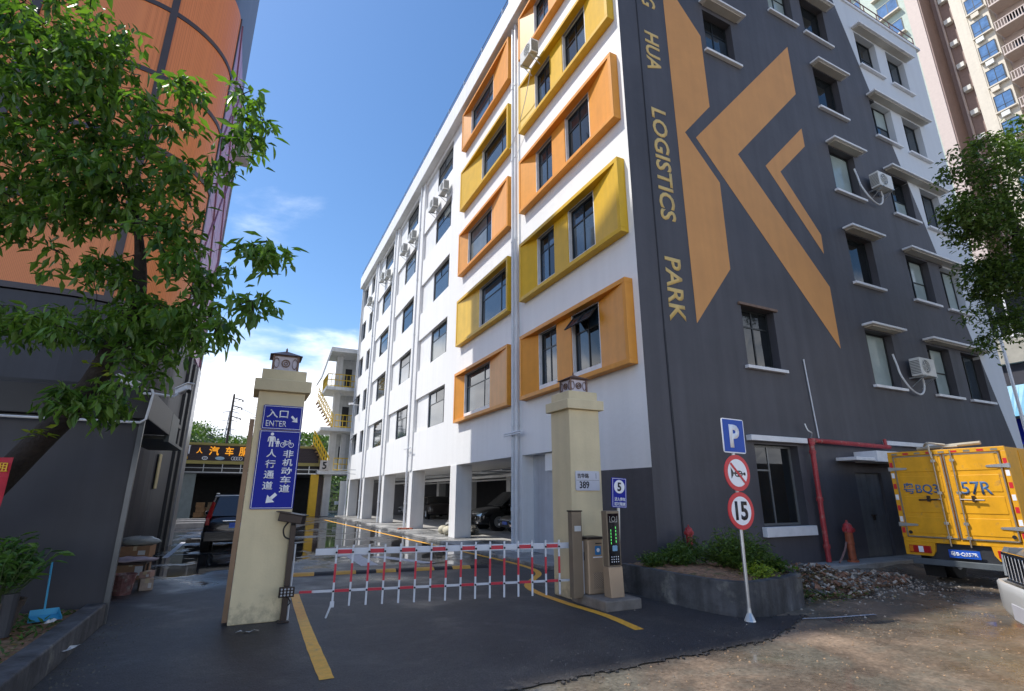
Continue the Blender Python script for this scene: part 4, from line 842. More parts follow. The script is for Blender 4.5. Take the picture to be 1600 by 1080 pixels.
# camera post beside the left pillar
t = thing('plate_camera_post', 'dark brown number plate camera on a square post against the left pillar', 'camera post', (-6.33, .06, 0))
b = MB(); b.box(-.035, .035, -.035, .035, 0, 1.2); b.box(-.07, .07, -.07, .07, 0, .02); b.build('post', M_dbrown, t, bevel=.005)
b = MB(); b.obox((-.03, -.06, 1.29), (.12, .34, .11), (R(8), 0, R(58))); h = b.build('camera_housing', M_dbrown, t, bevel=.01)
b = MB(); b.obox((-.03, -.06, 1.352), (.15, .4, .012), (R(8), 0, R(58))); b.build('sun_shield', M_dbrown, h)
b = MB(); b.tube(catmull([(-.06, -.02, 1.25), (-.12, -.03, 1.16), (-.10, -.03, 1.06), (-.03, -.03, 1.02)], 4), .011, 6); b.tube([(0, 0, 1.19), (0, 0, 1.25)], .03, 8); b.build('cable', M_rubber, t)
b = MB(); b.obox((0, -.075, .37), (.19, .035, .13), (R(10), 0, 0)); lp = b.build('lamp_panel', M_dbrown, t, bevel=.006)
b = MB()
for i in range(4):
    for j in range(3): b.disc(Fr((0, -.096, 0), (1, 0, 0), (0, -1, 0)), -.063 + i * .042, .335 + j * .036, .013, 0, .006, 10)
b.build('led', mat('unlit_led', (.35, .36, .38), .2), lp); b = MB(); b.tube(catmull([(.02, -.05, .31), (.06, -.05, .24), (.03, -.04, .2)], 4), .008, 5); b.build('cable', M_rubber, t)
b = MB(); b.tube([(.055, .02, 0), (.055, .02, .95)], .012, 6); b.build('white_pipe', M_pvc, t)
# folded slat gate seen edge on behind the left pillar
t = thing('folded_gate', 'brown metal gate folded back along the left side of the pillar', 'gate', (-7.03, .2, 0))
M_gate = mat('brown_gate_bronze', (.20, .13, .08), .4, metal=.4, var=.2)
for k in range(4):
    b = MB(); y = .0 + k * .14; b.box(-.015, .046, y - .06, y - .01, .04, 2.62); b.build('gate_stile', M_gate, t)
for k in range(12):
    b = MB(); z = .15 + k * .205; b.box(.0, .025, .05, .42, z, z + .05); b.build('gate_slat', M_gate, t)
# barrier
bt = thing('barrier_gate', 'lowered red and white fence barrier with its champagne cabinet', 'barrier', (-1.98, -.72, 0))
b = MB(); b.box(-.15, .13, -.13, .13, .145, .93); cb = b.build('cabinet', M_champ, bt, bevel=.015)
b = MB(); b.box(-.165, .145, -.145, .145, .93, .965); b.build('cabinet_lid', M_dbrown, bt, bevel=.008)
b = MB(); b.box(-.01, .105, -.137, -.131, .86, .875); b.build('ticket_slot', M_black, bt)
b = MB(); b.box(-.153, -.148, -.03, .03, .62, .74); b.build('slot', M_black, bt)
FC = Fr((-.0, -.13, 0), (1, 0, 0), (0, -1, 0)); q = panel(FC, -.02, .09, .70, .83, mat('badge_blue', (.03, .2, .45), .3), bt, 'badge', .001, .004, rad=.015)
b = MB(); b.disc(FC, .035, .77, .03, .005, .008, 16); b.build('badge_emblem', M_signw, q); b = MB(); b.fbox(FC, -.06, .11, .001, .004, .66, .675); b.build('badge_caption', M_signw, bt)
vm = bpy.data.materials.new('vent_grid'); vm.use_nodes = True; n_ = vm.node_tree.nodes; l_ = vm.node_tree.links; g_ = n_.new('ShaderNodeNewGeometry'); mp = n_.new('ShaderNodeMapping'); mp.inputs['Rotation'].default_value = (0, R(45), 0); mp.inputs['Scale'].default_value = (45, 1, 45); l_.new(g_.outputs['Position'], mp.inputs[0]); vo = n_.new('ShaderNodeTexVoronoi'); vo.inputs['Scale'].default_value = 1; vo.inputs['Randomness'].default_value = 0; l_.new(mp.outputs[0], vo.inputs['Vector']); cr = n_.new('ShaderNodeMapRange'); cr.inputs[1].default_value = .28; cr.inputs[2].default_value = .36; l_.new(vo.outputs[0], cr.inputs[0]); mi_ = n_.new('ShaderNodeMix'); mi_.data_type = 'RGBA'; mi_.inputs[6].default_value = (.04, .03, .025, 1); mi_.inputs[7].default_value = (.38, .28, .19, 1); l_.new(cr.outputs[0], mi_.inputs[0]); l_.new(mi_.outputs[2], n_['Principled BSDF'].inputs['Base Color'])
b = MB(); b.fbox(FC, -.06, .11, .0, .003, .22, .45); b.build('vent', vm, bt)
AX = -1.98 - .12; AY = -.72
arm = thing('arm_root', None, None) if False else None
# arm: runs from the cabinet to the left post, pale tube with red bands
ax0, ay0, ax1, ay1 = -2.11, -.62, -6.0, .12; AL = math.hypot(ax1 - ax0, ay1 - ay0); aang = math.atan2(ay1 - ay0, ax1 - ax0)
FB = Fr((ax0 + 1.98, ay0 + .72, 0), (math.cos(aang), math.sin(aang), 0), (math.sin(aang), -math.cos(aang), 0)); FB.n = Vector((-math.sin(aang), math.cos(aang), 0)) * (1 if -math.sin(aang) * 0 + math.cos(aang) < 0 else -1)
M_bw = mat('barrier_white', (.62, .64, .68), .35, var=.05); M_br = mat('barrier_red', (.55, .025, .05), .4, var=.06)
b = MB(); b.fbox(FB, -.02, AL, -.022, .022, .79, .875); ab = b.build('arm', M_bw, bt, bevel=.006)
b = MB(); b.fbox(FB, .0, AL, -.012, .012, .315, .345); lb = b.build('lower_rail', M_bw, bt)
NP = 17; sp = (AL - .22) / (NP - .0)
pm = MB(); pm.box(-.013, .013, -.008, .008, -.72, .06, 0); me_p = pm.mesh('picket', [M_bw])
pm = MB(); pm.box(-.0145, .0145, -.0095, .0095, -.42, -.18); me_r = pm.mesh('red_band', M_br)
pm = MB(); pm.tube([(0, -.012, 0), (0, .012, 0)], .014, 8); me_b = pm.mesh('pivot_bolt', M_rubber)
def put(name, me, parent, loc, rz=0):
    o = bpy.data.objects.new(name, me); COL.objects.link(o); o.parent = parent; o.location = loc; o.rotation_euler = (0, 0, rz); return o
for i in range(NP):
    u = .16 + i * sp; q = put('picket', me_p, bt, FB.p(u, .034, .86), aang); put('red_band', me_r, q, (0, 0, 0)); put('pivot_bolt', me_b, ab, FB.p(u, .045, .825), aang); put('pivot_bolt', me_b, lb, FB.p(u, .045, .33), aang)
for i in range(NP + 1):
    if i % 2 == 0:
        a = .16 + (i - 1) * sp + .014; b_ = min(a + sp - .028, AL); b = MB(); b.fbox(FB, max(a, 0), b_, .0225, .0245, .806, .86); b.build('red_band', M_br, ab)
        b = MB(); b.fbox(FB, max(a, 0), b_, -.014, .014, .313, .347); b.build('red_band', M_br, lb)
b = MB(); b.fbox(FB, AL - .02, AL + .16, -.012, .012, .315, .345); b.build('lower_rail_end', M_br, bt)
b = MB(); P0 = FB.p(.16 + 16 * sp, .034, .2); P1 = FB.p(.16 + 16 * sp + .07, .034, .0); b.tube([P0, P1], .014, 6); b.fbox(FB, .16 + 16 * sp - .025, .16 + 16 * sp + .03, .02, .048, .13, .2); b.build('support_foot', M_bw, bt)
b = MB(); b.tube([(-.16, .0, .14), (-.16, .0, .9)], .012, 6); b.build('hanger_rod', M_bw, bt)
# island, tall housing, kiosk, 5 km/h board
o = MB(); o.box(-2.2, -1.56, -1.36, -.45, -.01, .14); o = o.build('island_plinth', mat('brownish_concrete', (.20, .175, .15), .8, var=.35, vscale=5, bump=.4), bevel=.02); tag(o, 'low concrete plinth under the barrier cabinet and the kiosk', 'plinth')
t = thing('post_housing', 'narrow bronze metal housing standing before the right gate pillar', 'housing', (-2.27, -.72, .0))
b = MB(); b.box(-.09, .09, -.06, .06, .1, 1.34); b.build('housing_body', M_bronze, t, bevel=.006); b = MB(); b.box(-.1, .1, -.07, .07, 1.34, 1.36); b.build('housing_cap', M_dbrown, t)
b = MB(); b.box(-.05, .07, -.064, -.061, 1.05, 1.13); b.build('sticker', M_pap, t)
t = thing('payment_kiosk', 'slim ticket kiosk with black screen panel on a champagne foot', 'kiosk', (-1.87, -1.12, .14))
b = MB(); b.add([(-.12, -.09, 0), (.12, -.09, 0), (.12, .09, 0), (-.12, .09, 0), (-.13, -.06, .42), (.13, -.06, .42), (.13, .08, .42), (-.13, .08, .42)], ((0, 3, 2, 1), (4, 5, 6, 7), (0, 1, 5, 4), (1, 2, 6, 5), (2, 3, 7, 6), (3, 0, 4, 7))); b.build('kiosk_foot', M_champ, t, bevel=.008)
b = MB(); b.box(-.12, .12, -.055, .08, .42, 1.22); kb = b.build('kiosk_casing', M_bronze, t, bevel=.008)
b = MB(); b.box(-.10, .10, -.06, -.052, .44, 1.18); b.build('screen_panel', mat('black_gloss_panel', (.01, .01, .012), .08, var=0), t)
FK = Fr((0, -.061, 0), (1, 0, 0), (0, -1, 0))
b = MB(); [b.disc(FK, -.06 + i * .04, .49 + j * .035, .008, 0, .004, 8) for i in range(4) for j in range(3)]; b.build('keypad', M_signw, kb)
b = MB(); b.ring(FK, 0, 1.1, .03, .036, 0, .003, 14); b.fbox(FK, -.07, .07, 0, .003, 1.055, 1.06); b.fbox(FK, -.07, -.064, 0, .003, 1.06, 1.14); b.fbox(FK, .064, .07, 0, .003, 1.06, 1.14); b.build('speaker', M_steel, kb)
b = MB()
for i in range(5): b.fbox(FK, -.06, -.052, 0, .003, .74 + i * .045, .77 + i * .045); b.fbox(FK, .03, .04, 0, .003, .76 + i * .05, .79 + i * .05)
b.build('display_digits', mat('green_display', (.02, .12, .03), .4, emit=(.1, .7, .15, .6)), kb)
q = panel(FK, -.04, .05, .64, .72, mat('pale_blue_badge', (.22, .42, .6), .3), kb, 'badge', .0, .003, rad=.015)
t = thing('speed_board', 'blue board with a white 5 disc on a thin grey post behind the kiosk', 'sign', (-1.66, -.95, 0)); t.rotation_euler = (0, R(3.2), 0)
b = MB(); b.box(-.022, .022, -.01, .01, 0, 1.5); b.build('post', M_steel, t)
FS = Fr((0, -.012, 0), (1, 0, 0), (0, -1, 0)); panel(FS, -.15, .14, 1.40, 1.865, M_blue, t, border=M_signw)
b = MB(); b.disc(FS, -.005, 1.725, .105, .025, .027, 24); b.build('disc', M_signw, t); text('5', FS, -.045, .03, 1.655, 1.79, .03, M_black, t, bold=.03)
text('进入停车', FS, -.10, .11, 1.50, 1.56, .027, M_signw, t, bold=.02); text('区域限速', FS, -.10, .11, 1.43, 1.485, .027, M_signw, t, bold=.02)
# triple traffic sign
t = thing('traffic_sign_post', 'grey post with P board, no horn disc and 15 limit disc before the planter', 'traffic sign', (-.82, -2.62, 0)); t.rotation_euler = (0, R(1.2), 0)
b = MB(); b.tube([(0, 0, 0), (0, 0, 2.62)], .025, 10); b.lathe([(.075, 0), (.07, .015), (.03, .1), (.026, .16)], (0, 0, 0), 10); b.build('post', M_steel, t)
FT = Fr((0, -.03, 0), (1, 0, 0), (0, -1, 0))
q = panel(FT, -.22, .22, 2.17, 2.66, M_signw, t, 'parking_board', .0, .012, rad=.03); b = MB(); b.fbox(FT, -.205, .205, .0125, .015, 2.185, 2.645); b.build('blue_field', M_blue2, q)
text('P', FT, -.09, .11, 2.245, 2.575, .018, M_signw, q, bold=.045)
for zc_, nm in ((1.895, 'no_horn_disc'), (1.385, 'speed_limit_disc')):
    b = MB(); b.disc(FT, 0, zc_, .25, .0, .012, 36); q = b.build(nm, M_red, t); b = MB(); b.disc(FT, 0, zc_, .19, .0125, .015, 32); b.build('white_field', M_signw, q)
    if nm[0] == 's': text('15', FT, -.12, .12, zc_ - .125, zc_ + .125, .018, M_black, q, bold=.03)
    else:
        b = MB(); b.prism(FT, [(-.13, zc_ + .07), (-.13, zc_ - .08), (-.09, zc_ - .03), (-.09, zc_ + .02)], .015, .019); b.prism(FT, [(-.095, zc_ + .005), (-.095, zc_ - .015), (.15, zc_ - .02), (.15, zc_ - .003)], .015, .019)
        for u in (-.02, .05): b.ring(FT, u, zc_ - .012, .028, .042, .015, .0195, 18)
        b.fbox(FT, -.02, .05, .015, .019, zc_ + .018, zc_ + .032); b.fbox(FT, -.02, .05, .015, .019, zc_ - .055, zc_ - .042); b.fbox(FT, .12, .15, .015, .019, zc_ - .03, zc_ + .01); b.build('horn_symbol', M_black, q)
        b = MB(); s2 = .012; b.prism(FT, [(-.13 - s2, zc_ + .13 - s2), (-.13 + s2, zc_ + .13 + s2), (.13 + s2, zc_ - .13 + s2), (.13 - s2, zc_ - .13 - s2)], .0195, .022); b.build('slash', M_red, q)

# ================================================================== TREES
Rv = np.array([.8957, -.4446, 0]); Uv = np.array([-.12, -.24, .96]); Fv = np.array([.427, .86, .28])
def blobs(lst, dens=1.):
    P = []
    for cx, cy, cz, a, b, d, n in lst:
        for i in range(int(n * dens)):
            v = rng.normal(0, 1, 3); v = v / np.linalg.norm(v) * rng.random() ** .4; P.append(np.array((cx, cy, cz)) + Rv * v[0] * a + Uv * v[1] * b + Fv * v[2] * d)
    return P
def limb_net(mb, trunk, tips, r0, r1, rt=.008, nn=5):
    """tapered trunk plus forking twigs that reach every leaf cluster"""
    nodes = [Vector(p) for p in trunk[1:]]; rad = [r0 + (r1 - r0) * i / (len(trunk) - 1) for i in range(1, len(trunk))]
    order = sorted(tips, key=lambda p: min((Vector(p) - q).length for q in nodes))
    for p in order:
        p = Vector(p); k = min(range(len(nodes)), key=lambda i: (nodes[i] - p).length); a = nodes[k]; L_ = (p - a).length; r = min(rad[k] * .62, .008 + L_ * .022)
        mid = (a + p) / 2 + Vector((random.gauss(0, .05), random.gauss(0, .05), .06 * L_)) ; mb.tube([a, mid, p], [r, r * .75, max(rt, r * .4)], nn, cap=False)
        nodes += [mid, p]; rad += [r * .75, max(rt, r * .4)]
T1 = [(-9.61,-1.72,6.49,0.90,0.76,1.00,90),(-9.60,-1.39,5.42,0.83,0.76,1.00,84),(-9.02,-1.73,5.78,0.46,0.62,0.90,40),(-8.73,-1.67,4.96,0.52,0.49,0.80,44),(-9.72,-0.87,4.73,0.65,0.43,0.80,30),(-9.07,-1.23,4.57,0.60,0.20,0.70,14),(-8.95,-1.95,6.36,0.30,0.49,0.60,7),(-8.06,-2.52,5.72,0.15,0.22,0.30,7),(-8.26,-2.22,5.42,0.22,0.22,0.50,9),(-7.43,-2.94,5.40,0.20,0.18,0.40,7),(-7.38,-2.85,5.04,0.16,0.2,0.40,6),(-7.58,-2.65,4.75,0.09,0.08,0.20,3),(-8.05,-2.06,4.95,0.34,0.22,0.50,12),(-8.85,-1.13,3.95,0.50,0.30,0.60,7),(-8.07,-1.85,4.40,0.27,0.33,0.60,18),(-7.76,-1.84,3.93,0.24,0.30,0.60,15),(-7.75,-1.78,3.42,0.24,0.30,0.50,14),(-7.16,-2.69,3.90,0.30,0.12,0.30,9),(-7.13,-2.56,3.46,0.20,0.17,0.30,6),(-7.42,-2.09,3.18,0.18,0.18,0.30,5),(-8.54,-1.34,4.0,.25,.22,.35,10),(-8.3,-1.38,3.7,.22,.2,.3,8),(-8.95,-1.4,4.75,.4,.25,.4,12),(-9.47,-0.48,3.48,0.66,0.25,0.70,32),(-8.67,-0.86,3.45,0.66,0.25,0.70,34),(-8.10,-1.34,3.32,0.42,0.32,0.50,28),(-8.76,-1.11,2.55,0.19,0.17,0.20,8),(-8.43,-1.16,2.57,0.27,0.20,0.30,12),(-8.13,-1.41,2.87,0.20,0.20,0.30,7)]
tr1 = thing('street_tree', 'leaning street tree with drooping glossy leaves over the left side', 'tree', (-9.9, -.25, .15)); tr1.location = (0, 0, 0)
trunk = [(-10.1, .05, .1), (-9.8, .05, 1.2), (-9.46, -.04, 1.76), (-9.13, -.34, 2.17), (-8.74, -.69, 2.66), (-8.46, -1.02, 3.25), (-8.34, -1.21, 3.63), (-8.36, -1.39, 4.18), (-8.57, -1.48, 4.87), (-9.13, -1.48, 5.7)]
tips = blobs(T1, 1.8)
b = MB(); b.tube(catmull(trunk, 4), [.17 - .003 * i if i < 24 else max(.02, .09 - (i - 24) * .009) for i in range(37)], 12); b.build('trunk', M_bark, tr1, smooth=True)
b = MB(); limb_net(b, trunk, tips[::2], .12, .06); stuff(b.build('branches', M_bark, tr1, smooth=True))
P, D, Ln = whorl(tips, (8, 12), .10, .19, (-80, 12), .05)
key = np.linalg.norm(P - np.array([-6.97, -7.97, 1.6]), axis=1) + (P[:, 0] < -9.4) * 2.
leaf_object_set(P, D, Ln, .36, M_leaf, tr1, 300, key)
P, D, Ln = whorl([(-9.02, -.75, 2.25), (-9.12, -.7, 2.2), (-8.95, -.8, 2.22), (-8.62, -1.0, 3.0), (-8.56, -1.0, 2.92), (-8.2, -1.2, 2.97), (-8.12, -1.25, 3.02)], (4, 7), .08, .12, (-20, 30), .03)
o = stuff(leaves('young_shoots', P, D, Ln, Ln * .4, M_leafy, tr1)); o['label'] = 'yellow green young leaves'
def crown_tree(name, label, base, trunk, lst, lmt, ls, per=(6, 9), cnt=300, nobj=300, rad=.2, wr=.42, group=None, dens=1., droop=(-60, 25)):
    t = thing(name, label, 'tree', base, 0, group); t.location = (0, 0, 0); tips = blobs(lst, dens)
    b = MB(); b.tube(catmull(trunk, 3), [max(.05, rad * (1 - .7 * i / (3 * len(trunk)))) for i in range(3 * (len(trunk) - 1) + 1)], 10); b.build('trunk', M_bark, t, smooth=True)
    b = MB(); limb_net(b, trunk, tips[::2], rad, rad * .4, .012, 4); stuff(b.build('branches', M_bark, t, smooth=True))
    P, D, Ln = whorl(tips, per, ls[0], ls[1], droop, .09); key = np.linalg.norm(P - np.array([-6.97, -7.97, 1.6]), axis=1)
    if nobj: leaf_object_set(P, D, Ln, wr, lmt, t, nobj, key)
    else: stuff(leaves('foliage', P, D, Ln, Ln * wr, lmt, t))
    return t
T2 = [(8.57,-3.14,9.55,0.81,0.81,1.00,60),(9.31,-3.10,8.31,1.13,0.97,1.00,90),(8.61,-2.71,8.15,0.56,0.73,1.00,40),(9.78,-2.89,6.91,0.97,0.81,1.00,75),(9.82,-2.39,7.12,0.75,0.67,1.00,55),(7.81,-2.81,8.25,0.34,0.39,.50,16),(10.46,-3.75,10.34,1.00,1.00,1.00,70),(10.11,-2.18,5.99,0.50,0.75,1.00,24),(9.97,-1.90,5.35,0.20,0.30,.40,6),(10.58,-2.38,5.91,0.50,0.50,1.00,20)]
crown_tree('street_tree', 'leafy tree at the right edge spreading in front of the tall apartment tower', (12, -3.6, 0), [(12.3, -3.9, 0), (12.0, -3.8, 2.4), (11.4, -3.2, 5.2), (10.5, -2.9, 6.4), (10.1, -3.0, 7.8), (9.6, -3.1, 9.1)], T2, M_leafd, (.10, .16), (14, 20), nobj=300, rad=.2, wr=.45, dens=1.7)

# ================================================================== PLANTER, HYDRANTS, RUBBLE
pl = thing('planter', 'low dark painted concrete planter against the grey wall beside the entrance', 'planter', (0, 0, 0))
out = catmull([(-.93, -.06), (-.95, -.9), (-.93, -1.7), (-.84, -2.25), (-.62, -2.5), (-.2, -2.5), (.35, -2.4), (.82, -2.25), (.98, -1.95), (1.05, -1.2), (1.08, -.06)], 4)
inn = catmull([(-.81, -.06), (-.83, -.9), (-.81, -1.65), (-.73, -2.15), (-.56, -2.36), (-.18, -2.37), (.32, -2.27), (.73, -2.13), (.86, -1.88), (.93, -1.2), (.96, -.06)], 4)
b = MB(); k = len(out); H_ = .44
vs = [(x, y, -.02) for x, y in out] + [(x, y, H_ + random.gauss(0, .004)) for x, y in out] + [(x, y, H_) for x, y in inn] + [(x, y, .1) for x, y in inn]
b.add(vs, [(r * k + i, r * k + i + 1, (r + 1) * k + i + 1, (r + 1) * k + i) for r in range(3) for i in range(k - 1)]); b.build('planter_wall', M_concdark, pl, smooth=False)
bm = bmesh.new(); NX = 22; grid = [[bm.verts.new((-.86 + 1.84 * i / NX, -2.36 + 2.34 * j / NX, .40 + .07 * math.exp(-((i / NX - .4) ** 2 + (j / NX - .6) ** 2) * 5) + random.gauss(0, .01))) for j in range(NX + 1)] for i in range(NX + 1)]
for i in range(NX):
    for j in range(NX):
        if i + 1.5 < 3 and j < 2 or i > NX - 3 and j < 2: continue
        bm.faces.new((grid[i][j], grid[i + 1][j], grid[i + 1][j + 1], grid[i][j + 1]))
me = bpy.data.meshes.new('soil'); bm.to_mesh(me); bm.free(); me.materials.append(M_soil); o = bpy.data.objects.new('soil', me); COL.objects.link(o); o.parent = pl
def shrub(name, label, c, rad, h, n, lm, ls=(.04, .08), wr=.5, nobj=0, cat='shrub', group=None):
    t = thing(name, label, cat, c, 0, group); P = []; D = []; Ln = []; st = MB()
    for i in range(n):
        a = random.uniform(0, 6.28); q = rad * math.sqrt(random.random()); zt = h * (1 - .55 * (q / rad) ** 2) * random.uniform(.55, 1.05); tip = Vector((math.cos(a) * q, math.sin(a) * q, zt)); st.tube([(tip.x * .2, tip.y * .2, 0), tip * .6, tip], .004, 3, cap=False)
        for k in range(14):
            f = random.uniform(.35, 1.05); b_ = random.uniform(0, 6.28); e = random.uniform(-.5, .9); P.append(tip * f + Vector((random.gauss(0, .035), random.gauss(0, .035), random.gauss(0, .03)))); D.append((math.cos(b_) * math.cos(e), math.sin(b_) * math.cos(e), math.sin(e))); Ln.append(random.uniform(*ls))
    st.build('stems', mat('green_stem', (.06, .10, .03), .6), t); P = np.array([tuple(q) for q in P]); D = np.array(D); Ln = np.array(Ln)
    if nobj: leaf_object_set(P, D, Ln, wr, lm, t, nobj, P[:, 1])
    else: stuff(leaves('foliage', P, D, Ln, Ln * wr, lm, t))
    return t
shrub('shrub', 'large rounded green shrub in the planter behind the traffic sign post', (.42, -1.42, .42), .62, .66, 190, M_leafd, (.05, .10))
shrub('shrub', 'low spreading shrub at the front right of the planter', (.7, -1.85, .42), .32, .22, 60, M_leafd, (.05, .09))
shrub('shrub', 'yellowish low plant at the front edge of the planter behind the sign post', (.05, -2.1, .42), .34, .16, 45, M_leafy, (.04, .07))
shrub('shrub', 'ferny low plant in the planter left of the big shrub', (-.2, -.75, .44), .42, .34, 90, M_leafd, (.06, .11), .35)
shrub('shrub', 'short leafy tuft near the wall in the planter at the left end', (-.65, -.6, .44), .24, .22, 50, M_leafd, (.05, .08), .35)
shrub('shrub', 'dark plant close to the wall behind the big shrub', (.35, -.4, .44), .28, .42, 50, M_leafd, (.06, .1), .35)
shrub('weeds', 'green weeds sprouting at the right foot of the planter', (1.4, -1.5, .0), .34, .2, 50, M_leafd, (.05, .08), .4)
P = []; D = []
for i in range(800): P.append((random.uniform(-.8, .9), random.uniform(-2.25, -.1), .44)); a = random.uniform(0, 6.28); D.append((math.cos(a), math.sin(a), random.uniform(-.05, .5)))
stuff(leaves('leaf_litter', P, D, np.array([random.uniform(.02, .06) for _ in P]), np.array([random.uniform(.006, .02) for _ in P]), M_dry))
def hydrant(x, y, z, s_, label, m2):
    t = thing('fire_hydrant', label, 'hydrant', (x, y, z), 0, 'red standpipe hydrants by the dark wall'); t.scale = (s_, s_, s_)
    b = MB(); b.lathe([(.10, 0), (.10, .03), (.065, .04), (.065, .30), (.075, .31), (.075, .34), (.07, .35), (.07, .52)], (0, 0, 0), 16); b.build('barrel', m2, t)
    b = MB(); b.lathe([(.09, .52), (.095, .54), (.095, .60), (.08, .62), (.075, .66), (.04, .69), (.018, .70), (.018, .74)], (0, 0, 0), 16); b.build('bonnet', M_redpaint, t)
    for a in (0, math.pi, -math.pi / 2):
        d = Vector((math.cos(a), math.sin(a), 0)); b = MB(); b.tube([d * .06 + Vector((0, 0, .57)), d * .105 + Vector((0, 0, .57))], .032, 10); b.tube([d * .10 + Vector((0, 0, .57)), d * .118 + Vector((0, 0, .57))], .038, 6); b.build('outlet', M_redpaint, t)
    b = MB(); [b.lathe([(.008, .03), (.008, .05)], (.085 * math.cos(k), .085 * math.sin(k), 0), 6) for k in (0, 1.05, 2.1, 3.14, 4.19, 5.24)]; stuff(b.build('flange_bolts', M_dbrown, t))
hydrant(.53, -.28, .45, .82, 'small red hydrant rising from the planter beside the dark wall', M_redpaint)
hydrant(5.25, -.32, .172, 1.18, 'tall red hydrant with rusty orange foot beside the fire pipe', M_orangerust)
o = MB(); o.tube(catmull([(5.15, -.3, .58), (5.02, -.32, .42), (4.85, -.34, .28), (4.72, -.35, .19)], 4), .022, 6); o = o.build('hose_pipe', mat('pinkish_pipe', (.28, .16, .14), .6, var=.2)); tag(o, 'thin pinkish pipe running from the tall hydrant down to the ground', 'pipe')
def heap(name, label, c, sx, sy, h, n, mts, smin, smax, seed, cat='rubble'):
    t = thing(name, label, cat, c); rr = random.Random(seed); b = MB(); b.lump((0, 0, 0), (sx * .85, sy * .85, h * .75), seed, 9, 0, .3); b.build('heap_core', mts[0], t, smooth=False)
    ms_ = [MB() for _ in mts]
    for i in range(n):
        a = rr.uniform(0, 6.28); q = math.sqrt(rr.random()); x, y = sx * q * math.cos(a), sy * q * math.sin(a); z = h * (1 - q * q) * rr.uniform(.7, 1.1); s_ = rr.uniform(smin, smax)
        ms_[i % len(mts)].obox((x, y, z + s_ * .2), (s_ * rr.uniform(.7, 1.6), s_ * rr.uniform(.4, 1.), s_ * rr.uniform(.15, .5)), (rr.uniform(-.8, .8), rr.uniform(-.8, .8), rr.uniform(0, 3)))
    for m_, q in zip(mts, ms_): stuff(q.build('debris', m_, t))
    return t
M_rb = [mat('brown_debris', (.20, .12, .075), .9, var=.5, vscale=12, bump=.5), mat('pale_debris', (.42, .36, .29), .9, var=.4, vscale=12), mat('grey_debris', (.16, .145, .125), .85, var=.4, vscale=12), mat('rust_debris', (.24, .12, .07), .9, var=.4, vscale=12)]
heap('rubble_heap', 'heap of brown and pale rubble mixed with leaves right of the planter', (2.2, -1.4, .02), 1.1, .85, .34, 1300, M_rb, .02, .085, 11)
heap('rubble_heap', 'thin dark spill of rubble reaching towards the truck', (3.7, -1.4, .02), 1.3, .5, .14, 500, M_rb, .02, .08, 12)
P = []; D = []
for i in range(700):
    x = random.gauss(1.9, .5); y = random.gauss(-1.65, .3); P.append((x, y, .04 + .30 * max(0, 1 - ((x - 2.15) / 1.1) ** 2 - ((y + 1.35) / .9) ** 2))); a = random.uniform(0, 6.28); D.append((math.cos(a), math.sin(a), random.uniform(-.2, .6)))
stuff(leaves('fallen_leaves', P, D, np.array([random.uniform(.04, .1) for _ in P]), np.array([random.uniform(.015, .05) for _ in P]), M_dry))
P2 = [(random.gauss(1.5, .35), random.gauss(-2.0, .22), random.uniform(.02, .12)) for _ in range(260)]; stuff(leaves('green_cuttings', P2, [(math.cos(i), math.sin(i), random.uniform(-.1, .4)) for i in range(260)], np.array([random.uniform(.05, .1) for _ in P2]), np.array([random.uniform(.02, .04) for _ in P2]), M_leafd))
scatter('gravel', 900, lambda: random.gauss(3., 1.4), lambda: random.gauss(-1.6, .6), .006, .03, -.01, M_rb[1])

# ================================================================== AIR CONDITIONERS
def acunit(label, fr, u, z, group, hose=0):
    t = thing('air_conditioner', label, 'air conditioner', tuple(fr.p(u, 0, z)), 0, group); f = Fr((0, 0, 0), fr.u, fr.n)
    b = MB(); b.fbox(f, -.38, .38, .12, .40, 0, .52); c = b.build('casing', M_acw, t, bevel=.015)
    b = MB(); b.disc(f, -.1, .27, .2, .40, .404, 22); b.build('fan_opening', M_acd, c)
    b = MB()
    for r in (.07, .13, .19): b.ring(f, -.1, .27, r - .006, r + .004, .404, .412, 20)
    for k in range(6): b.prism(f, [(-.1 + .2 * math.cos(k * 1.047 + w_) , .27 + .2 * math.sin(k * 1.047 + w_)) for w_ in (-.03, .03)] + [(-.1, .27)], .404, .411)
    b.build('fan_guard', M_acw, c)
    b = MB(); [b.fbox(f, .383, .39, .14, .38, .06 + k * .045, .08 + k * .045) for k in range(9)]; [b.fbox(f, -.39, -.383, .14, .38, .06 + k * .045, .08 + k * .045) for k in range(9)]; b.build('side_louvres', M_acd, c)['kind'] = 'stuff'
    for s_ in (-.27, .27):
        b = MB(); b.fbox(f, s_ - .02, s_ + .02, .0, .44, -.04, -.0); b.tube([f.p(s_, .01, -.28), f.p(s_, .38, -.03)], .014, 5); b.build('bracket', M_steel, t)
    if hose:
        b = MB(); b.tube(catmull([tuple(f.p(-.95, .03, .62)), tuple(f.p(-.9, .06, .3)), tuple(f.p(-.85, .08, 0)), tuple(f.p(-.6, .12, -.35)), tuple(f.p(-.2, .12, -.5)), tuple(f.p(.0, .15, -.42)), tuple(f.p(.05, .18, -.2)), tuple(f.p(-.02, .2, -.02))], 5), .026, 6); b.build('hose', M_pvc, t)
    return t
G = 'air conditioner units hanging below the top floor windows'
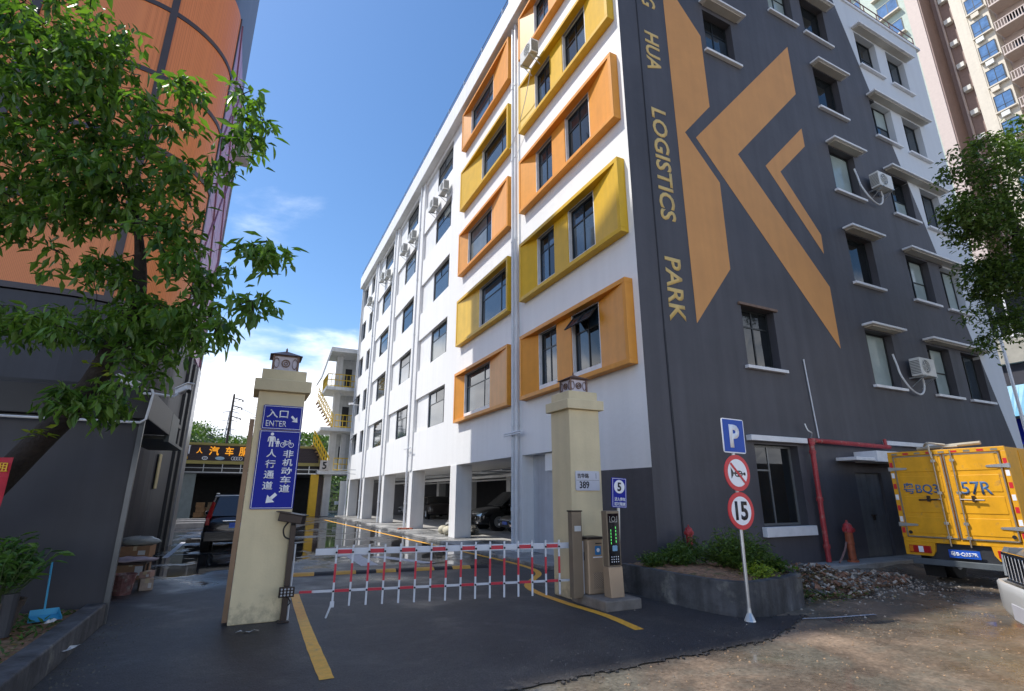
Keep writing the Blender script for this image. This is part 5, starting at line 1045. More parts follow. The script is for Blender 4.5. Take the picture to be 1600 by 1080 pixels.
for y, z, lb in ((12.9, 15.45, 'air conditioner closest to the orange boxes, below the top floor window'), (14.5, 15.4, 'second air conditioner from the orange boxes, just left of the closest one'), (18.3, 15.45, 'air conditioner right half of the third window bay, top floor'), (20.2, 15.5, 'air conditioner left half of the third window bay, top floor'), (24.3, 15.5, 'air conditioner below the top window of the fourth bay'), (25.9, 15.9, 'upper air conditioner left beside the fourth bay top window'), (30.1, 15.6, 'air conditioner nearest the far end of the white front')): acunit(lb, F1, y, z, G)
acunit('air conditioner hanging in front of the highest orange box beside the rain pipe', Fr((-.2, 0, 0), (0, 1, 0), (-1, 0, 0)), 3.9, 15.15, None)
acunit('upper air conditioner with looping white hose on the dark wall', F2, 10.15, 11.0, 'air conditioners on the dark end wall', 1)
acunit('lower air conditioner with looping white hose on the dark wall', F2, 10.1, 4.85, 'air conditioners on the dark end wall', 1)
b = MB(); b.tube(catmull([(-.3, 4.1, 15.0), (-.25, 4.6, 14.2), (-.2, 5.3, 13.5), (-.18, 5.9, 13.2)], 4), .012, 5); o = b.build('loose_cable', M_pvc); tag(o, 'thin pale cable drooping from the air conditioner across the rain pipes', 'cable')

# ================================================================== VEHICLES
def truck():
    t = thing('box_truck', 'yellow box truck seen from behind, parked by the dark wall', 'truck', (5.0, -2.55, 0), R(-85.5))
    Wd = .94; z0, z1 = .73, 2.43; Lb = 3.9; f = Fr((0, 0, 0), (1, 0, 0), (0, -1, 0))
    b = MB(); b.box(-Wd, Wd, .05, Lb, z0, z1); b.build('cargo_box', M_truck, t, bevel=.01)
    b = MB(); b.fbox(f, -Wd, Wd, -.05, .0, z1 - .07, z1 + .01); b.fbox(f, -Wd, Wd, -.05, 0, z0 - .02, z0 + .06); b.fbox(f, -Wd - .005, -Wd + .075, -.05, 0, z0 + .06, z1 - .07); b.fbox(f, Wd - .075, Wd + .005, -.05, 0, z0 + .06, z1 - .07); fr_ = b.build('rear_frame', M_truck, t, bevel=.006)
    for s_ in (-1, 1):
        for k in range(7):
            b = MB(); b.fbox(f, s_ * (Wd - .035) - .027, s_ * (Wd - .035) + .027, .001, .004, z0 + .14 + k * .21, z0 + .24 + k * .21); b.build('reflector_tape', M_red if k % 2 == 0 else M_signw, fr_)
    for k in range(9):
        b = MB(); b.fbox(f, -Wd + .08 + k * .2, -Wd + .18 + k * .2, .001, .003, z1 - .055, z1 - .02); b.build('reflector_tape', M_red if k % 2 else M_truckmetal, fr_)
    for s_ in (-1, 1):
        ua, ub = (-Wd + .09, -.012) if s_ < 0 else (.012, Wd - .09)
        b = MB(); b.fbox(f, ua, ub, -.03, .008, z0 + .08, z1 - .09); dr = b.build('rear_door', M_truck, t, bevel=.004)
        b = MB()
        for a_, b_, c_, d_ in ((ua, ub, z0 + .07, z0 + .095), (ua, ub, z1 - .105, z1 - .08), (ua, ua + .022, z0 + .07, z1 - .08), (ub - .022, ub, z0 + .07, z1 - .08)): b.fbox(f, a_, b_, .009, .02, c_, d_)
        b.build('door_trim', M_truckmetal, dr)
        for k in range(4):
            z = z0 + .15 + k * .385; b = MB(); b.fbox(f, ua + .07, ub - .07, .009, .017, z, z + .30); b.build('pressed_panel', M_truck, dr, bevel=.006)
        for z in (z0 + .3, z1 - .33):
            b = MB(); b.fbox(f, s_ * (Wd - .0) - .02, s_ * (Wd - .0) + .02, -.02, .03, z - .04, z + .04); b.prism(f, [(s_ * Wd, z + .035), (s_ * (Wd - .3), z + .018), (s_ * (Wd - .32), z), (s_ * (Wd - .3), z - .018), (s_ * Wd, z - .035)], .02, .032); b.build('hinge', M_steel, dr)
        u = s_ * .15; b = MB(); b.tube([(u, -.05, z0 - .06), (u, -.05, z1 - .02)], .014, 8); rd = b.build('lock_rod', M_truckmetal, dr)
        for z in (z0 + .1, z0 + .9, z1 - .2, z0 + .35): b = MB(); b.fbox(f, u - .035, u + .035, .018, .06, z - .025, z + .025); b.build('rod_bracket', M_steel, rd)
        b = MB(); b.tube([(u, -.06, z0 + .78), (u + s_ * .36, -.065, z0 + .77)], .016, 6); b.fbox(f, u + s_ * .2 - .02, u + s_ * .2 + .02, .02, .08, z0 + .74, z0 + .85); b.build('door_handle', M_dbrown, rd)
        b = MB(); b.disc(f, s_ * (Wd - .16), z0 + .16, .032, .018, .03, 12); b.build('rubber_stop', M_rubber, dr)
    text('粤BQ3', f, -.76, -.17, 1.60, 1.83, .019, mat('faded_blue_print', (.07, .16, .32), .6, var=.25, vscale=14), t, bold=.014); text('57R', f, .19, .64, 1.60, 1.83, .019, MATS['faded_blue_print'], t, bold=.014)
    # roof load
    b = MB(); b.tube([(-.5, .3, z1 + .07), (.55, .25, z1 + .11)], .035, 8); b.tube([(-.35, .2, z1 + .06), (.2, .22, z1 + .07)], .02, 6); b.build('roof_bars', mat('dirty_cream_tube', (.42, .38, .30), .6, var=.3), t)
    b = MB(); b.tube(catmull([(-.28, .1, z1 + .12), (-.18, -.03, z1 + .1), (-.17, -.05, z1 - .02), (-.15, -.05, z1 - .15)], 4), .016, 6); b.tube(catmull([(-.3, .1, z1 + .1), (-.2, .0, z1 + .15), (-.05, .05, z1 + .12), (.05, .1, z1 + .1)], 4), .02, 6); b.build('rope', mat('cream_rope', (.5, .45, .36), .9), t)
    # lower body
    b = MB(); b.box(-.55, .55, .05, .12, .42, z0 - .02); b.box(-.38, .38, .1, 5.2, .45, .62); b.build('chassis', M_truckd, t)
    for s_ in (-1, 1):
        b = MB(); b.prism(f, [(s_ * Wd, z0 - .02), (s_ * Wd, .47), (s_ * .5, .47), (s_ * .44, .56), (s_ * .42, z0 - .02)], -.12, -.0); hs = b.build('lamp_bracket', M_truck, t)
        b = MB(); b.fbox(f, min(s_ * .86, s_ * .50), max(s_ * .86, s_ * .50), .001, .03, .52, .65); l = b.build('tail_light', mat('tail_red', (.42, .02, .02), .2, var=.1), hs, bevel=.008)
        b = MB(); a_, b_ = sorted((s_ * .70, s_ * .62)); b.fbox(f, a_, b_, .0301, .036, .53, .64); a_, b_ = sorted((s_ * .85, s_ * .79)); b.build('reverse_lens', M_signw, l); b = MB(); b.fbox(f, a_, b_, .0301, .036, .53, .64); b.build('indicator_lens', mat('amber_lens', (.7, .22, .02), .2), l)
    b = MB(); b.box(-Wd + .1, Wd - .1, -.03, .05, .31, .42); b.build('bumper_bar', mat('grey_bumper', (.10, .115, .125), .5, var=.2), t, bevel=.01)
    b = MB(); b.fbox(f, -.22, .25, .03, .04, .475, .615); p_ = b.build('number_plate', M_plateblue, t); text('粤B·Q357R', f, -.19, .22, .50, .59, .043, M_signw, p_, bold=.03)
    for s_ in (-1, 1):
        for y in (.95, 4.35):
            for dd in ((0, .2) if y < 2 else (0,)):
                b = MB(); xx = s_ * (.74 - dd); b.tube([(xx - .08, y, .36), (xx + .08, y, .36)], .36, 24); wh = b.build('tyre', M_rubber, t, bevel=.02)
                b = MB(); b.tube([(xx - .085, y, .36), (xx + .085, y, .36)], .19, 16); b.build('rim', M_steel, wh)
        b = MB(); b.add([(s_ * .88, .42, .55), (s_ * .55, .42, .55), (s_ * .52, .46, .06), (s_ * .86, .46, .06)], ((0, 1, 2, 3),)); q = b.build('mud_flap', M_rubber, t); sm = q.modifiers.new('s', 'SOLIDIFY'); sm.thickness = .01
    # cab
    b = MB(); b.add([(x, y, z) for x in (-.88, .88) for y, z in ((4.0, .55), (5.35, .55), (5.45, 1.15), (5.15, 1.95), (4.0, 2.0))], [(0, 1, 2, 3, 4), (9, 8, 7, 6, 5)] + [(i, (i + 1) % 5, (i + 1) % 5 + 5, i + 5) for i in range(5)]); cb = b.build('cab', M_truck, t, bevel=.03)
    for s_ in (-1, 1): b = MB(); b.box(s_ * .88 - .004 + (.004 if s_ > 0 else -.004), s_ * .88 + .004 + (.004 if s_ > 0 else -.004), 4.25, 5.05, 1.25, 1.8); b.build('side_window', M_glassd, cb)
    b = MB(); b.add([(-.75, 5.46, 1.2), (.75, 5.46, 1.2), (.7, 5.2, 1.88), (-.7, 5.2, 1.88)], ((0, 1, 2, 3),)); b.build('windscreen', M_glassd, cb)
    # side lettering panel seams
    for k in range(6): b = MB(); b.box(Wd - .0, Wd + .012, .6 + k * .6, .63 + k * .6, z0 + .05, z1 - .05); b.build('side_rib', M_truck, t)
    b = MB(); b.box(Wd, Wd + .015, .1, Lb - .1, z0 - .02, z0 + .05); b.build('side_rail', M_truckmetal, t)
    return t
truck()
def car(name, label, cat, loc, rz, paint, kind='sedan', group=None, s=1.):
    """local: nose at -y, x to the right, z up"""
    t = thing(name, label, cat, loc, rz, group); t.scale = (s, s, s)
    if kind == 'sedan': Ln, Wd, hb, hr = 4.5, .88, .82, 1.38; prof = [(0, .52, .28), (.08, .64, .22), (.5, .74, .2), (1.25, .86, .2), (2.2, .90, .2), (3.5, .95, .2), (4.2, .93, .24), (4.45, .84, .3), (4.5, .6, .34)]; gh = [(1.15, .0), (1.95, 1), (3.1, 1), (3.95, .0)]
    elif kind == 'suv': Ln, Wd, hb, hr = 4.4, .90, 1.0, 1.62; prof = [(0, .62, .32), (.07, .80, .26), (.45, .92, .24), (1.1, 1.0, .24), (2.2, 1.03, .24), (3.5, 1.06, .24), (4.2, 1.06, .28), (4.36, 1.0, .32), (4.4, .7, .34)]; gh = [(1.0, .0), (1.75, 1), (3.75, 1), (4.3, .0)]
    else: Ln, Wd, hb, hr = 4.7, .94, 1.08, 1.78; prof = [(0, .72, .36), (.05, 1.0, .30), (.25, 1.09, .28), (1.25, 1.14, .28), (2.2, 1.14, .28), (3.8, 1.16, .28), (4.5, 1.14, .3), (4.65, 1.08, .34), (4.7, .8, .38)]; gh = [(1.2, .0), (1.8, 1), (4.3, 1), (4.62, .0)]
    b = MB(); n = 8
    for i, (y, zt_, zb_) in enumerate(prof):
        e = min(1, (i + .0) / 1.5, (len(prof) - 1 - i) / 1.5); w_ = Wd * (.80 + .20 * e); hgt = zt_ - zb_
        for q in (-1, 1):
            pass
        sec = [(w_ * .86, zb_), (w_ * .98, zb_ + hgt * .18), (w_ * 1.0, zb_ + hgt * .5), (w_ * .985, zb_ + hgt * .8), (w_ * .90, zt_ - .005), (w_ * .55, zt_ + .025), (0, zt_ + .035)]
        sec = [(x, z) for x, z in sec] + [(-x, z) for x, z in sec[-2::-1]]; n = len(sec); b.v += [(x, y, z) for x, z in sec]
    for i in range(len(prof) - 1):
        for k in range(n - 1): b.f.append((i * n + k, i * n + k + 1, (i + 1) * n + k + 1, (i + 1) * n + k)); b.m.append(0)
        b.f.append((i * n + n - 1, i * n, (i + 1) * n, (i + 1) * n + n - 1)); b.m.append(0)
    b.f.append(tuple(range(n))); b.m.append(0); b.f.append(tuple((len(prof) - 1) * n + k for k in range(n))[::-1]); b.m.append(0)
    body = b.build('body', paint, t, smooth=True, sub=1)
    def zb_at(y):
        for (a, za, _), (c, zc_, _) in zip(prof[:-1], prof[1:]):
            if a <= y <= c: return za + (zc_ - za) * (y - a) / (c - a)
        return prof[-1][1]
    b = MB(); secs = []
    for y, q in gh:
        zl = zb_at(y) - .03; zr = zl + .06 + (hr - zl - .06) * q; wl = Wd * .93; wt = Wd * (.93 - .17 * q); sec = [(wl, zl), (wt + .01, zr - .05 * q), (wt * .85, zr), (0, zr + .02 * q)]; sec = sec + [(-x, z) for x, z in sec[-2::-1]]; secs.append([(x, y, z) for x, z in sec])
    n = 7
    for sc_ in secs: b.v += sc_
    for i in range(3):
        for k in range(6):
            b.f.append((i * n + k, i * n + k + 1, (i + 1) * n + k + 1, (i + 1) * n + k)); b.m.append(1 if (i == 1 and 1 <= k <= 4) else 0)
    g = b.build('cabin', [M_carglass, paint], t, smooth=False, bevel=.01)
    b = MB()
    for sx in (-1, 1):
        for i in range(3):
            for u in ((0,) if i != 1 else (0, .48, .78, 1.0)) if True else ():
                A = Vector(secs[i][0 if sx > 0 else 6]); B_ = Vector(secs[i][1 if sx > 0 else 5]); C_ = Vector(secs[i + 1][0 if sx > 0 else 6]); D_ = Vector(secs[i + 1][1 if sx > 0 else 5])
                if i == 1: b.tube([A.lerp(C_, u) + Vector((sx * .005, 0, 0)), B_.lerp(D_, u) + Vector((sx * .005, 0, 0))], .028, 5)
        b.tube([Vector(secs[0][0 if sx > 0 else 6]), Vector(secs[1][1 if sx > 0 else 5]), Vector(secs[2][1 if sx > 0 else 5]), Vector(secs[3][0 if sx > 0 else 6])], .032, 6)
    b.build('pillars', paint, t)
    for sx in (-1, 1):
        for y in (.85, Ln - .85):
            r = .33 if kind == 'sedan' else .37; b = MB(); b.tube([(sx * (Wd - .2), y, r + .02), (sx * (Wd + .002), y, r + .02)], r + .055, 24); b.build('wheel_arch', M_rubber, body)
            b = MB(); b.tube([(sx * (Wd - .18), y, r), (sx * (Wd + .012), y, r)], r, 24); wh = b.build('tyre', M_rubber, t, bevel=.02); b = MB(); b.tube([(sx * (Wd + .0), y, r), (sx * (Wd + .018), y, r)], r * .62, 18)
            [b.tube([(sx * (Wd + .02), y, r), (sx * (Wd + .02), y + math.cos(k * 1.257) * r * .6, r + math.sin(k * 1.257) * r * .6)], .025, 5) for k in range(5)]; b.build('rim', M_steel, wh)
        y = gh[0][0] + .35; b = MB(); b.lump((sx * (Wd + .06), y, zb_at(y) + .06), (.09, .05, .07), 1, 5, amp=.0); b.build('wing_mirror', paint, t, smooth=True)
    zf = prof[1][1]
    return t, body, prof, gh, secs, Wd, Ln, hr
M_carglass = glass('car_glass', (.012, .014, .017), rough=.03, spec=.8, var=.05)
M_cblack = mat('black_car_paint', (.010, .010, .012), .22, coat=.6, var=.05); M_cbrown = mat('dark_brown_car_paint', (.035, .028, .027), .3, coat=.6, var=.1); M_cdark = mat('dark_maroon_car_paint', (.016, .012, .014), .25, coat=.6, var=.05); M_csilver = mat('champagne_car_paint', (.42, .38, .33), .3, metal=.5, coat=.5, var=.04); M_cwhite = mat('bumper_silver', (.62, .63, .63), .35, metal=.2, coat=.3, var=.04)
M_headl = mat('headlight_lens', (.36, .39, .41), .06, metal=.5, var=.12, vscale=9); M_taill = mat('tail_light_red', (.32, .012, .012), .12, var=.1)
def face_bits(t, body, front_y, sgn, Wd, items):
    for nm, u0, u1, z0, z1, d, mt in items:
        b = MB(); a, c = sorted((front_y, front_y + sgn * d)); b.box(u0, u1, a, c, z0, z1); b.build(nm, mt, body, bevel=.008)
# dark SUV on the left, seen from behind
t, body, prof, gh, secs, Wd, Ln, hr = car('parked_car', 'dark SUV with silver roof seen from behind beyond the left gate pillar', 'car', (-7.02, 14.0, 0), 0, M_cdark, 'suv', s=.96)
b = MB(); b.add([(-.72, 1.75, 1.6), (.72, 1.75, 1.6), (.72, 3.7, 1.6), (-.72, 3.7, 1.6), (-.70, 1.8, 1.655), (.70, 1.8, 1.655), (.70, 3.72, 1.655), (-.70, 3.72, 1.655)], ((4, 5, 6, 7), (0, 1, 5, 4), (1, 2, 6, 5), (2, 3, 7, 6), (3, 0, 4, 7))); b.build('roof_panel', M_cwhite, t, bevel=.02)
for s_ in (-1, 1):
    b = MB(); b.tube([(s_ * .68, 1.9, 1.70), (s_ * .68, 3.6, 1.70)], .018, 6); b.build('roof_rail', M_steel, t)
    b = MB(); b.add([(s_ * .84, 4.36, 1.0), (s_ * .72, 4.41, 1.0), (s_ * .68, 4.08, 1.45), (s_ * .75, 4.05, 1.45)], ((0, 1, 2, 3),)); q = b.build('tail_light', M_taill, t); sm = q.modifiers.new('s', 'SOLIDIFY'); sm.thickness = .05
    b = MB(); b.box(s_ * .80 - .06, s_ * .80 + .04, 4.3, 4.4, .80, 1.0); b.build('tail_light', M_taill, t, bevel=.01)
face_bits(t, t, 4.40, 1, Wd, [('chrome_strip', -.4, .4, .90, .935, .03, M_chrome), ('number_plate', -.21, .21, .72, .86, .025, M_plateblue), ('rear_bumper', -.82, .82, .36, .62, .08, M_cblack), ('number_plate_frame', -.23, .23, .71, .725, .03, M_chrome)])
t.location = (-7.02, 14.0, 0); t.rotation_euler = (0, 0, R(180)); t.location = (-7.08, 9.6 + 4.4 * .96, 0)
# cars in the open ground floor, noses towards the driveway
def garage_car(label, y, x, paint, kind, s_=.98, plate=True):
    t, body, prof, gh, secs, Wd, Ln, hr = car('parked_car', label, 'car', (x, y, .09), R(-90), paint, kind, 'cars parked under the white building', s_); zf = prof[1][1]
    for q in (-1, 1):
        b = MB(); b.add([(q * .80, .10, zf - .06), (q * .45, .01, zf - .05), (q * .45, .005, zf - .16), (q * .78, .06, zf - .2), (q * .84, .38, zf + .02)], ((0, 1, 2, 3), (0, 3, 4))); o = b.build('headlight', M_headl, t); sm = o.modifiers.new('s', 'SOLIDIFY'); sm.thickness = .03; sm.offset = 1
        b = MB(); b.box(q * .55 - .09, q * .55 + .09, -.01, .04, .3, .38); b.build('fog_light', M_chrome, t)
    face_bits(t, t, .0, -1, Wd, [('grille', -.42, .42, .42, zf - .1, .015, M_rubber), ('grille_bar', -.4, .4, .52, .54, .025, M_chrome)] + ([('number_plate', -.21, .21, .36, .48, .03, M_plateblue)] if plate else [])); return t
garage_car('black car nearest the rain pipes under the building with a blue plate', 11.75, 2.5, M_cblack, 'sedan')
garage_car('black SUV in the garage bay behind the nearest white column', 14.3, 2.15, M_cblack, 'suv', 1.0, False)
garage_car('dark car behind the black SUV deep in the garage', 17.3, 4.6, M_cblack, 'sedan', 1, False)
t = garage_car('dark brown car parked lengthwise between the white columns', 15.3, 2.4, M_cbrown, 'sedan', 1, False); t.location = (4.7, 29.3, .09); t.rotation_euler = (0, 0, R(176))
garage_car('white nosed car just showing past the column of the fourth bay', 31.6, 3.4, mat('grey_car_paint', (.3, .3, .3), .3, coat=.5), 'sedan', 1, False)
heap('sack_pile', 'pile of grey rubble sacks leaning beside the second white column', (.9, 12.5, .09), .55, .8, .85, 150, [mat('grey_sacks', (.16, .16, .15), .8, var=.4, vscale=8), M_rb[2], mat('pale_sacks', (.35, .35, .33), .8, var=.3)], .12, .32, 21, 'sacks')
for i, (x, y, lb) in enumerate(((.25, 12.2, 'cream sack lying before the grey sack pile'), (.3, 12.9, 'smaller pale sack left of the cream one'))):
    b = MB(); b.lump((0, 0, .16), (.19, .24, .17), 30 + i, 7, amp=.2); o = b.build('sack', mat('cream_sack', (.50, .46, .34), .8, var=.2), smooth=True); o.location = (x, y, .09); tag(o, lb, 'sack')
for i in range(4):
    b = MB(); x, y = .02 + i * .14, 16.5 - .1 * (i % 2); b.box(-.12, .12, -.06, .06, 0, .06); o = b.build('loose_brick', mat('orange_brick', (.45, .13, .07), .8, var=.2), bevel=.006); o.location = (x - .5, y, .086); o.rotation_euler = (0, 0, random.uniform(0, 3)); tag(o, ('first', 'second', 'third', 'fourth')[i] + ' loose orange brick from the road side at the foot of the third white column', 'brick', 'orange bricks by the column')
# silver SUV, only its front corner is in the picture
t, body, prof, gh, secs, Wd, Ln, hr = car('parked_car', 'champagne SUV front corner with pale bumper at the right edge', 'car', (-.02, -5.36, 0), R(-143), M_csilver, 'prado')
SUV = t
b = MB(); b.box(-.42, .42, -.07, .04, .74, 1.0); gr = b.build('grille', M_rubber, t, bevel=.02)
for i in range(9): b = MB(); u = -.37 + i * .0925; b.box(u - .018, u + .018, -.10, -.07, .76, .99); b.build('grille_bar', M_chrome, gr, bevel=.006)
b = MB(); [b.box(u0, u1, -.1, -.06, z0, z1) for u0, u1, z0, z1 in ((-.44, .44, .99, 1.02), (-.44, .44, .73, .76))]; b.build('grille_surround', M_chrome, t, bevel=.008)
for q in (-1, 1):
    b = MB(); b.add([(q * .46, -.05, .78), (q * .80, .06, .80), (q * .90, .35, .88), (q * .90, .38, 1.02), (q * .78, .08, 1.04), (q * .46, -.04, 1.0)], ((0, 1, 4, 5), (1, 2, 3, 4))); o = b.build('headlight', M_headl, t); sm = o.modifiers.new('s', 'SOLIDIFY'); sm.thickness = .05; sm.offset = 1
b = MB(); w_ = .96
sec = [(-w_, .42), (-w_ + .04, .12), (-.70, -.06), (-.42, -.10), (.42, -.10), (.70, -.06), (w_ - .04, .12), (w_, .42)]
vs = [(x, y + (.05 if z < .45 else 0), z) for z in (.36, .46, .64, .72) for x, y in sec]; b.add(vs, [(r * 8 + i, r * 8 + i + 1, (r + 1) * 8 + i + 1, (r + 1) * 8 + i) for r in range(3) for i in range(7)]); o = b.build('front_bumper', M_cwhite, t, smooth=True); sm = o.modifiers.new('s', 'SOLIDIFY'); sm.thickness = .06; sm.offset = 1; o.modifiers.new('b', 'BEVEL').width = .02
b = MB(); b.box(-.5, .5, -.15, -.10, .57, .665); st_ = b.build('bumper_inlay', M_rubber, t, bevel=.01)
b = MB(); b.box(-.24, .24, -.165, -.12, .40, .545); q = b.build('number_plate', mat('pale_plate2', (.5, .5, .55), .3), t)

# ================================================================== AUTO REPAIR SHED AT THE END OF THE YARD
FSH = Fr((0, 35.9, 0), (1, 0, 0), (0, -1, 0))
sh = thing('repair_shed', 'dark open repair shed under a black sign band at the end of the yard', 'shed', (-8, 36, 0)); sh.location = (0, 0, 0)
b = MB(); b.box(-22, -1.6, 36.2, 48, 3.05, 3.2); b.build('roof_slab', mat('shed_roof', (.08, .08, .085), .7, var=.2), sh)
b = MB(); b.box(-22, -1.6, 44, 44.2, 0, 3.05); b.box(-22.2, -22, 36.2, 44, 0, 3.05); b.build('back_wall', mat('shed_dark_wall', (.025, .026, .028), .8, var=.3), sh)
b = MB(); b.box(-22, -1.7, 36.3, 36.5, 3.2, 5.15); b.build('sign_backing', M_black, sh)
b = MB(); b.box(-11.3, -10.3, 36.1, 36.29, 0, 3.05); b.build('front_column', mat('grey_green_column', (.20, .23, .22), .7, var=.15), sh)
M_yel = mat('shed_yellow', (.72, .42, .02), .5, var=.1)
b = MB(); b.box(-2.62, -2.05, 35.6, 36.1, 0, 3.1); b.build('yellow_post', M_yel, sh, bevel=.01)
b = MB(); b.box(-2.0, -1.0, 36.6, 36.8, 0, 3.0); b.build('side_panel', mat('brown_shutter', (.16, .12, .11), .6, var=.2, streak=.2), sh)
M_olive = mat('olive_sign_frame', (.33, .27, .075), .5, var=.1)
for a, c, z0, z1 in ((-18, -1.95, 5.05, 5.22), (-18, -1.95, 3.72, 3.95), (-2.15, -1.95, 3.95, 5.05)):
    b = MB(); b.fbox(FSH, a, c, -.15, .12, z0, z1); b.build('sign_frame', M_olive, sh)
for i in range(9):
    b = MB(); z = 3.97 + i * .12; b.fbox(FSH, -18, -2.16, -.02, .03, z, z + .095); b.build('sign_slat', mat('dark_sign_slat', (.045, .03, .035), .5, var=.1), sh)
b = MB(); b.fbox(FSH, -18, -1.7, -.1, -.06, 3.12, 3.18); b.fbox(FSH, -18, -1.7, .25, .3, 3.1, 3.16); b.fbox(FSH, -18, -1.7, .25, .3, 3.42, 3.46); stuff(b.build('truss_rails', M_steel, sh))
for i in range(13):
    b = MB(); u = -17 + i * 1.18; b.fbox(FSH, u, u + .05, .2, .25, 3.16, 3.72); b.build('truss_post', M_steel, sh)
M_or = mat('orange_sign_letters', (.80, .30, .02), .5, var=.03, emit=(.9, .36, .02, .35))  # letters given a slight glow of their own to look brighter
for ch, u0, u1, z0, z1 in (('人', -10.5, -10.12, 4.45, 4.85), ('汽', -9.72, -9.08, 4.33, 4.98), ('车', -8.68, -8.14, 4.33, 4.98), ('服', -7.78, -7.18, 4.33, 4.98)): text(ch, FSH, u0, u1, z0, z1, .06, M_or, sh, bold=.02, depth=.03)
b = MB(); b.fbox(FSH, -11.25, -10.9, .05, .08, 4.92, 5.0); b.fbox(FSH, -11.0, -10.92, .05, .08, 4.4, 4.92); b.fbox(FSH, -11.2, -11.12, .05, .08, 4.4, 4.8); b.build('white_sign_mark', M_signw, sh); b = MB(); b.fbox(FSH, -11.25, -10.98, .05, .08, 4.05, 4.22); b.build('yellow_sign_mark', M_yel, sh)
b = MB(); b.ring(FSH, -9.92, 4.13, .09, .125, .04, .06, 20, asp=1.5); b.ring(FSH, -9.92, 4.15, .05, .075, .04, .06, 16, asp=.8); b.build('oval_mark', M_signw, sh)
b = MB(); b.disc(FSH, -8.97, 4.14, .3, .04, .06, 24, rz=.125); b.build('blue_oval_mark', mat('pale_blue_mark', (.35, .5, .6), .4), sh)
b = MB(); [b.ring(FSH, -8.12 + k * .165, 4.15, .10, .13, .04, .06, 18) for k in range(4)]; b.build('ring_marks', M_signw, sh)
# clutter inside and in front
rr = random.Random(5)
for i, (x, y, c, lb) in enumerate(((-10.0, 38, (.30, .17, .08), 'stacked brown cartons at the left in the dark shed'), (-9.2, 38.3, (.28, .20, .12), 'stacked tan cartons right of the brown ones in the shed'), (-8.3, 38.6, (.20, .18, .16), 'grey cartons in the middle of the shed floor'), (-7.4, 38.4, (.28, .08, .06), 'reddish cartons behind the parked dark SUV'))):
    t = thing('carton_stack', lb, 'boxes', (x, y, 0))
    for k in range(5): b = MB(); xx, zz = rr.uniform(-.3, .3), k // 2 * .35; b.box(xx - .28, xx + .28, -.25 + (k % 2) * .3, .1 + (k % 2) * .3, zz, zz + .34); b.build('carton', mat('carton%d' % i, c, .8, var=.4, vscale=4), t)
# kerb stones / low barriers on the yard by the grey corner
for i in range(3):
    b = MB(); b.box(-10.4, -8.7, 24 + i * 2.6, 24.35 + i * 2.6, 0, .22); o = b.build('parking_kerb', mat('pale_kerb', (.4, .38, .36), .8, var=.3)); tag(o, ('nearest', 'middle', 'farthest')[i] + ' pale kerb stone on the yard beyond the grey corner pilaster', 'kerb', 'pale kerb stones on the yard')
# stair tower with yellow railings
tw = thing('stair_tower', 'white open stair tower with yellow railings beyond the far end of the white front', 'stair tower', (-1, 36, 0)); tw.location = (0, 0, 0)
M_tw = mat('tower_white', (.70, .70, .68), .6, var=.08, streak=.12); M_ry = mat('railing_yellow', (.78, .52, .03), .45, var=.05)
for z, x0 in ((3.1, -2.25), (6.45, -2.35), (9.75, -2.2)):
    b = MB(); b.box(x0, .4, 35.2, 38.6, z, z + .28); b.build('landing_slab', M_tw, tw, bevel=.02)
b = MB(); b.add([(-2.6, 35.0, 10.6), (-2.6, 38.6, 10.6), (-2.05, 38.6, 12.9), (-2.05, 35.0, 12.9), (.5, 35, 12.9), (.5, 38.6, 12.9), (.5, 35, 13.25), (.5, 38.6, 13.25), (-2.1, 35, 13.25), (-2.1, 38.6, 13.25), (-2.7, 35, 10.6), (-2.7, 38.6, 10.6)],
    ((0, 1, 2, 3), (3, 2, 5, 4), (4, 5, 7, 6), (6, 7, 9, 8), (8, 9, 11, 10), (10, 11, 1, 0), (0, 3, 8, 10), (3, 4, 6, 8), (1, 11, 9, 2), (2, 9, 7, 5))); b.build('roof_shell', M_tw, tw)
b = MB(); b.box(-1.6, -1.05, 36.0, 36.5, 0, 3.1); b.box(-1.4, -.9, 36.5, 37.0, 3.38, 12.9); b.build('column', M_tw, tw)
b = MB(); b.box(-1.0, .4, 37.6, 37.8, 3.38, 12.9); b.build('back_wall', mat('tower_greyer_white_wall', (.55, .55, .52), .7, var=.15, streak=.2), tw)  # back wall in a greyer white than the rest of the tower
b = MB(); b.box(-.45, -.1, 36.6, 37.2, 3.4, 6.4); b.build('stair_flank', M_tw, tw)
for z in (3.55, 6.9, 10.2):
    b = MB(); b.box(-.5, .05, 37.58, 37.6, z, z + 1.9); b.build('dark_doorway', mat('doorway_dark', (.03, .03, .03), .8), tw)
def rail(pts, h, name='railing'):
    b = MB()
    for q in (0, .5, 1.): b.tube([(x, y, z + .1 + h * q) for x, y, z in pts], .035, 4)
    for (x0, y0, z0), (x1, y1, z1) in zip(pts[:-1], pts[1:]):
        k = max(2, int(math.dist((x0, y0, z0), (x1, y1, z1)) / .28))
        for i in range(k + 1): f = i / k; b.tube([(x0 + (x1 - x0) * f, y0 + (y1 - y0) * f, z0 + (z1 - z0) * f), (x0 + (x1 - x0) * f, y0 + (y1 - y0) * f, z0 + (z1 - z0) * f + .1 + h)], .02, 4)
    b.build(name, M_ry, tw)
rail([(-2.15, 38.4, 10.0), (-2.15, 35.25, 10.0), (.2, 35.25, 10.0)], .95); rail([(.2, 35.25, 6.7), (-1.3, 35.25, 6.7)], .95); rail([(.2, 35.25, 3.35), (-1.1, 35.25, 3.35)], .9)
for z in (6.7, 3.35): rail([(-1.45, 35.3, z), (-2.75, 35.3, z + 2.1)], .9, 'stair_railing'); rail([(-1.35, 36.3, z), (-2.65, 36.3, z + 2.1)], .9, 'stair_railing')
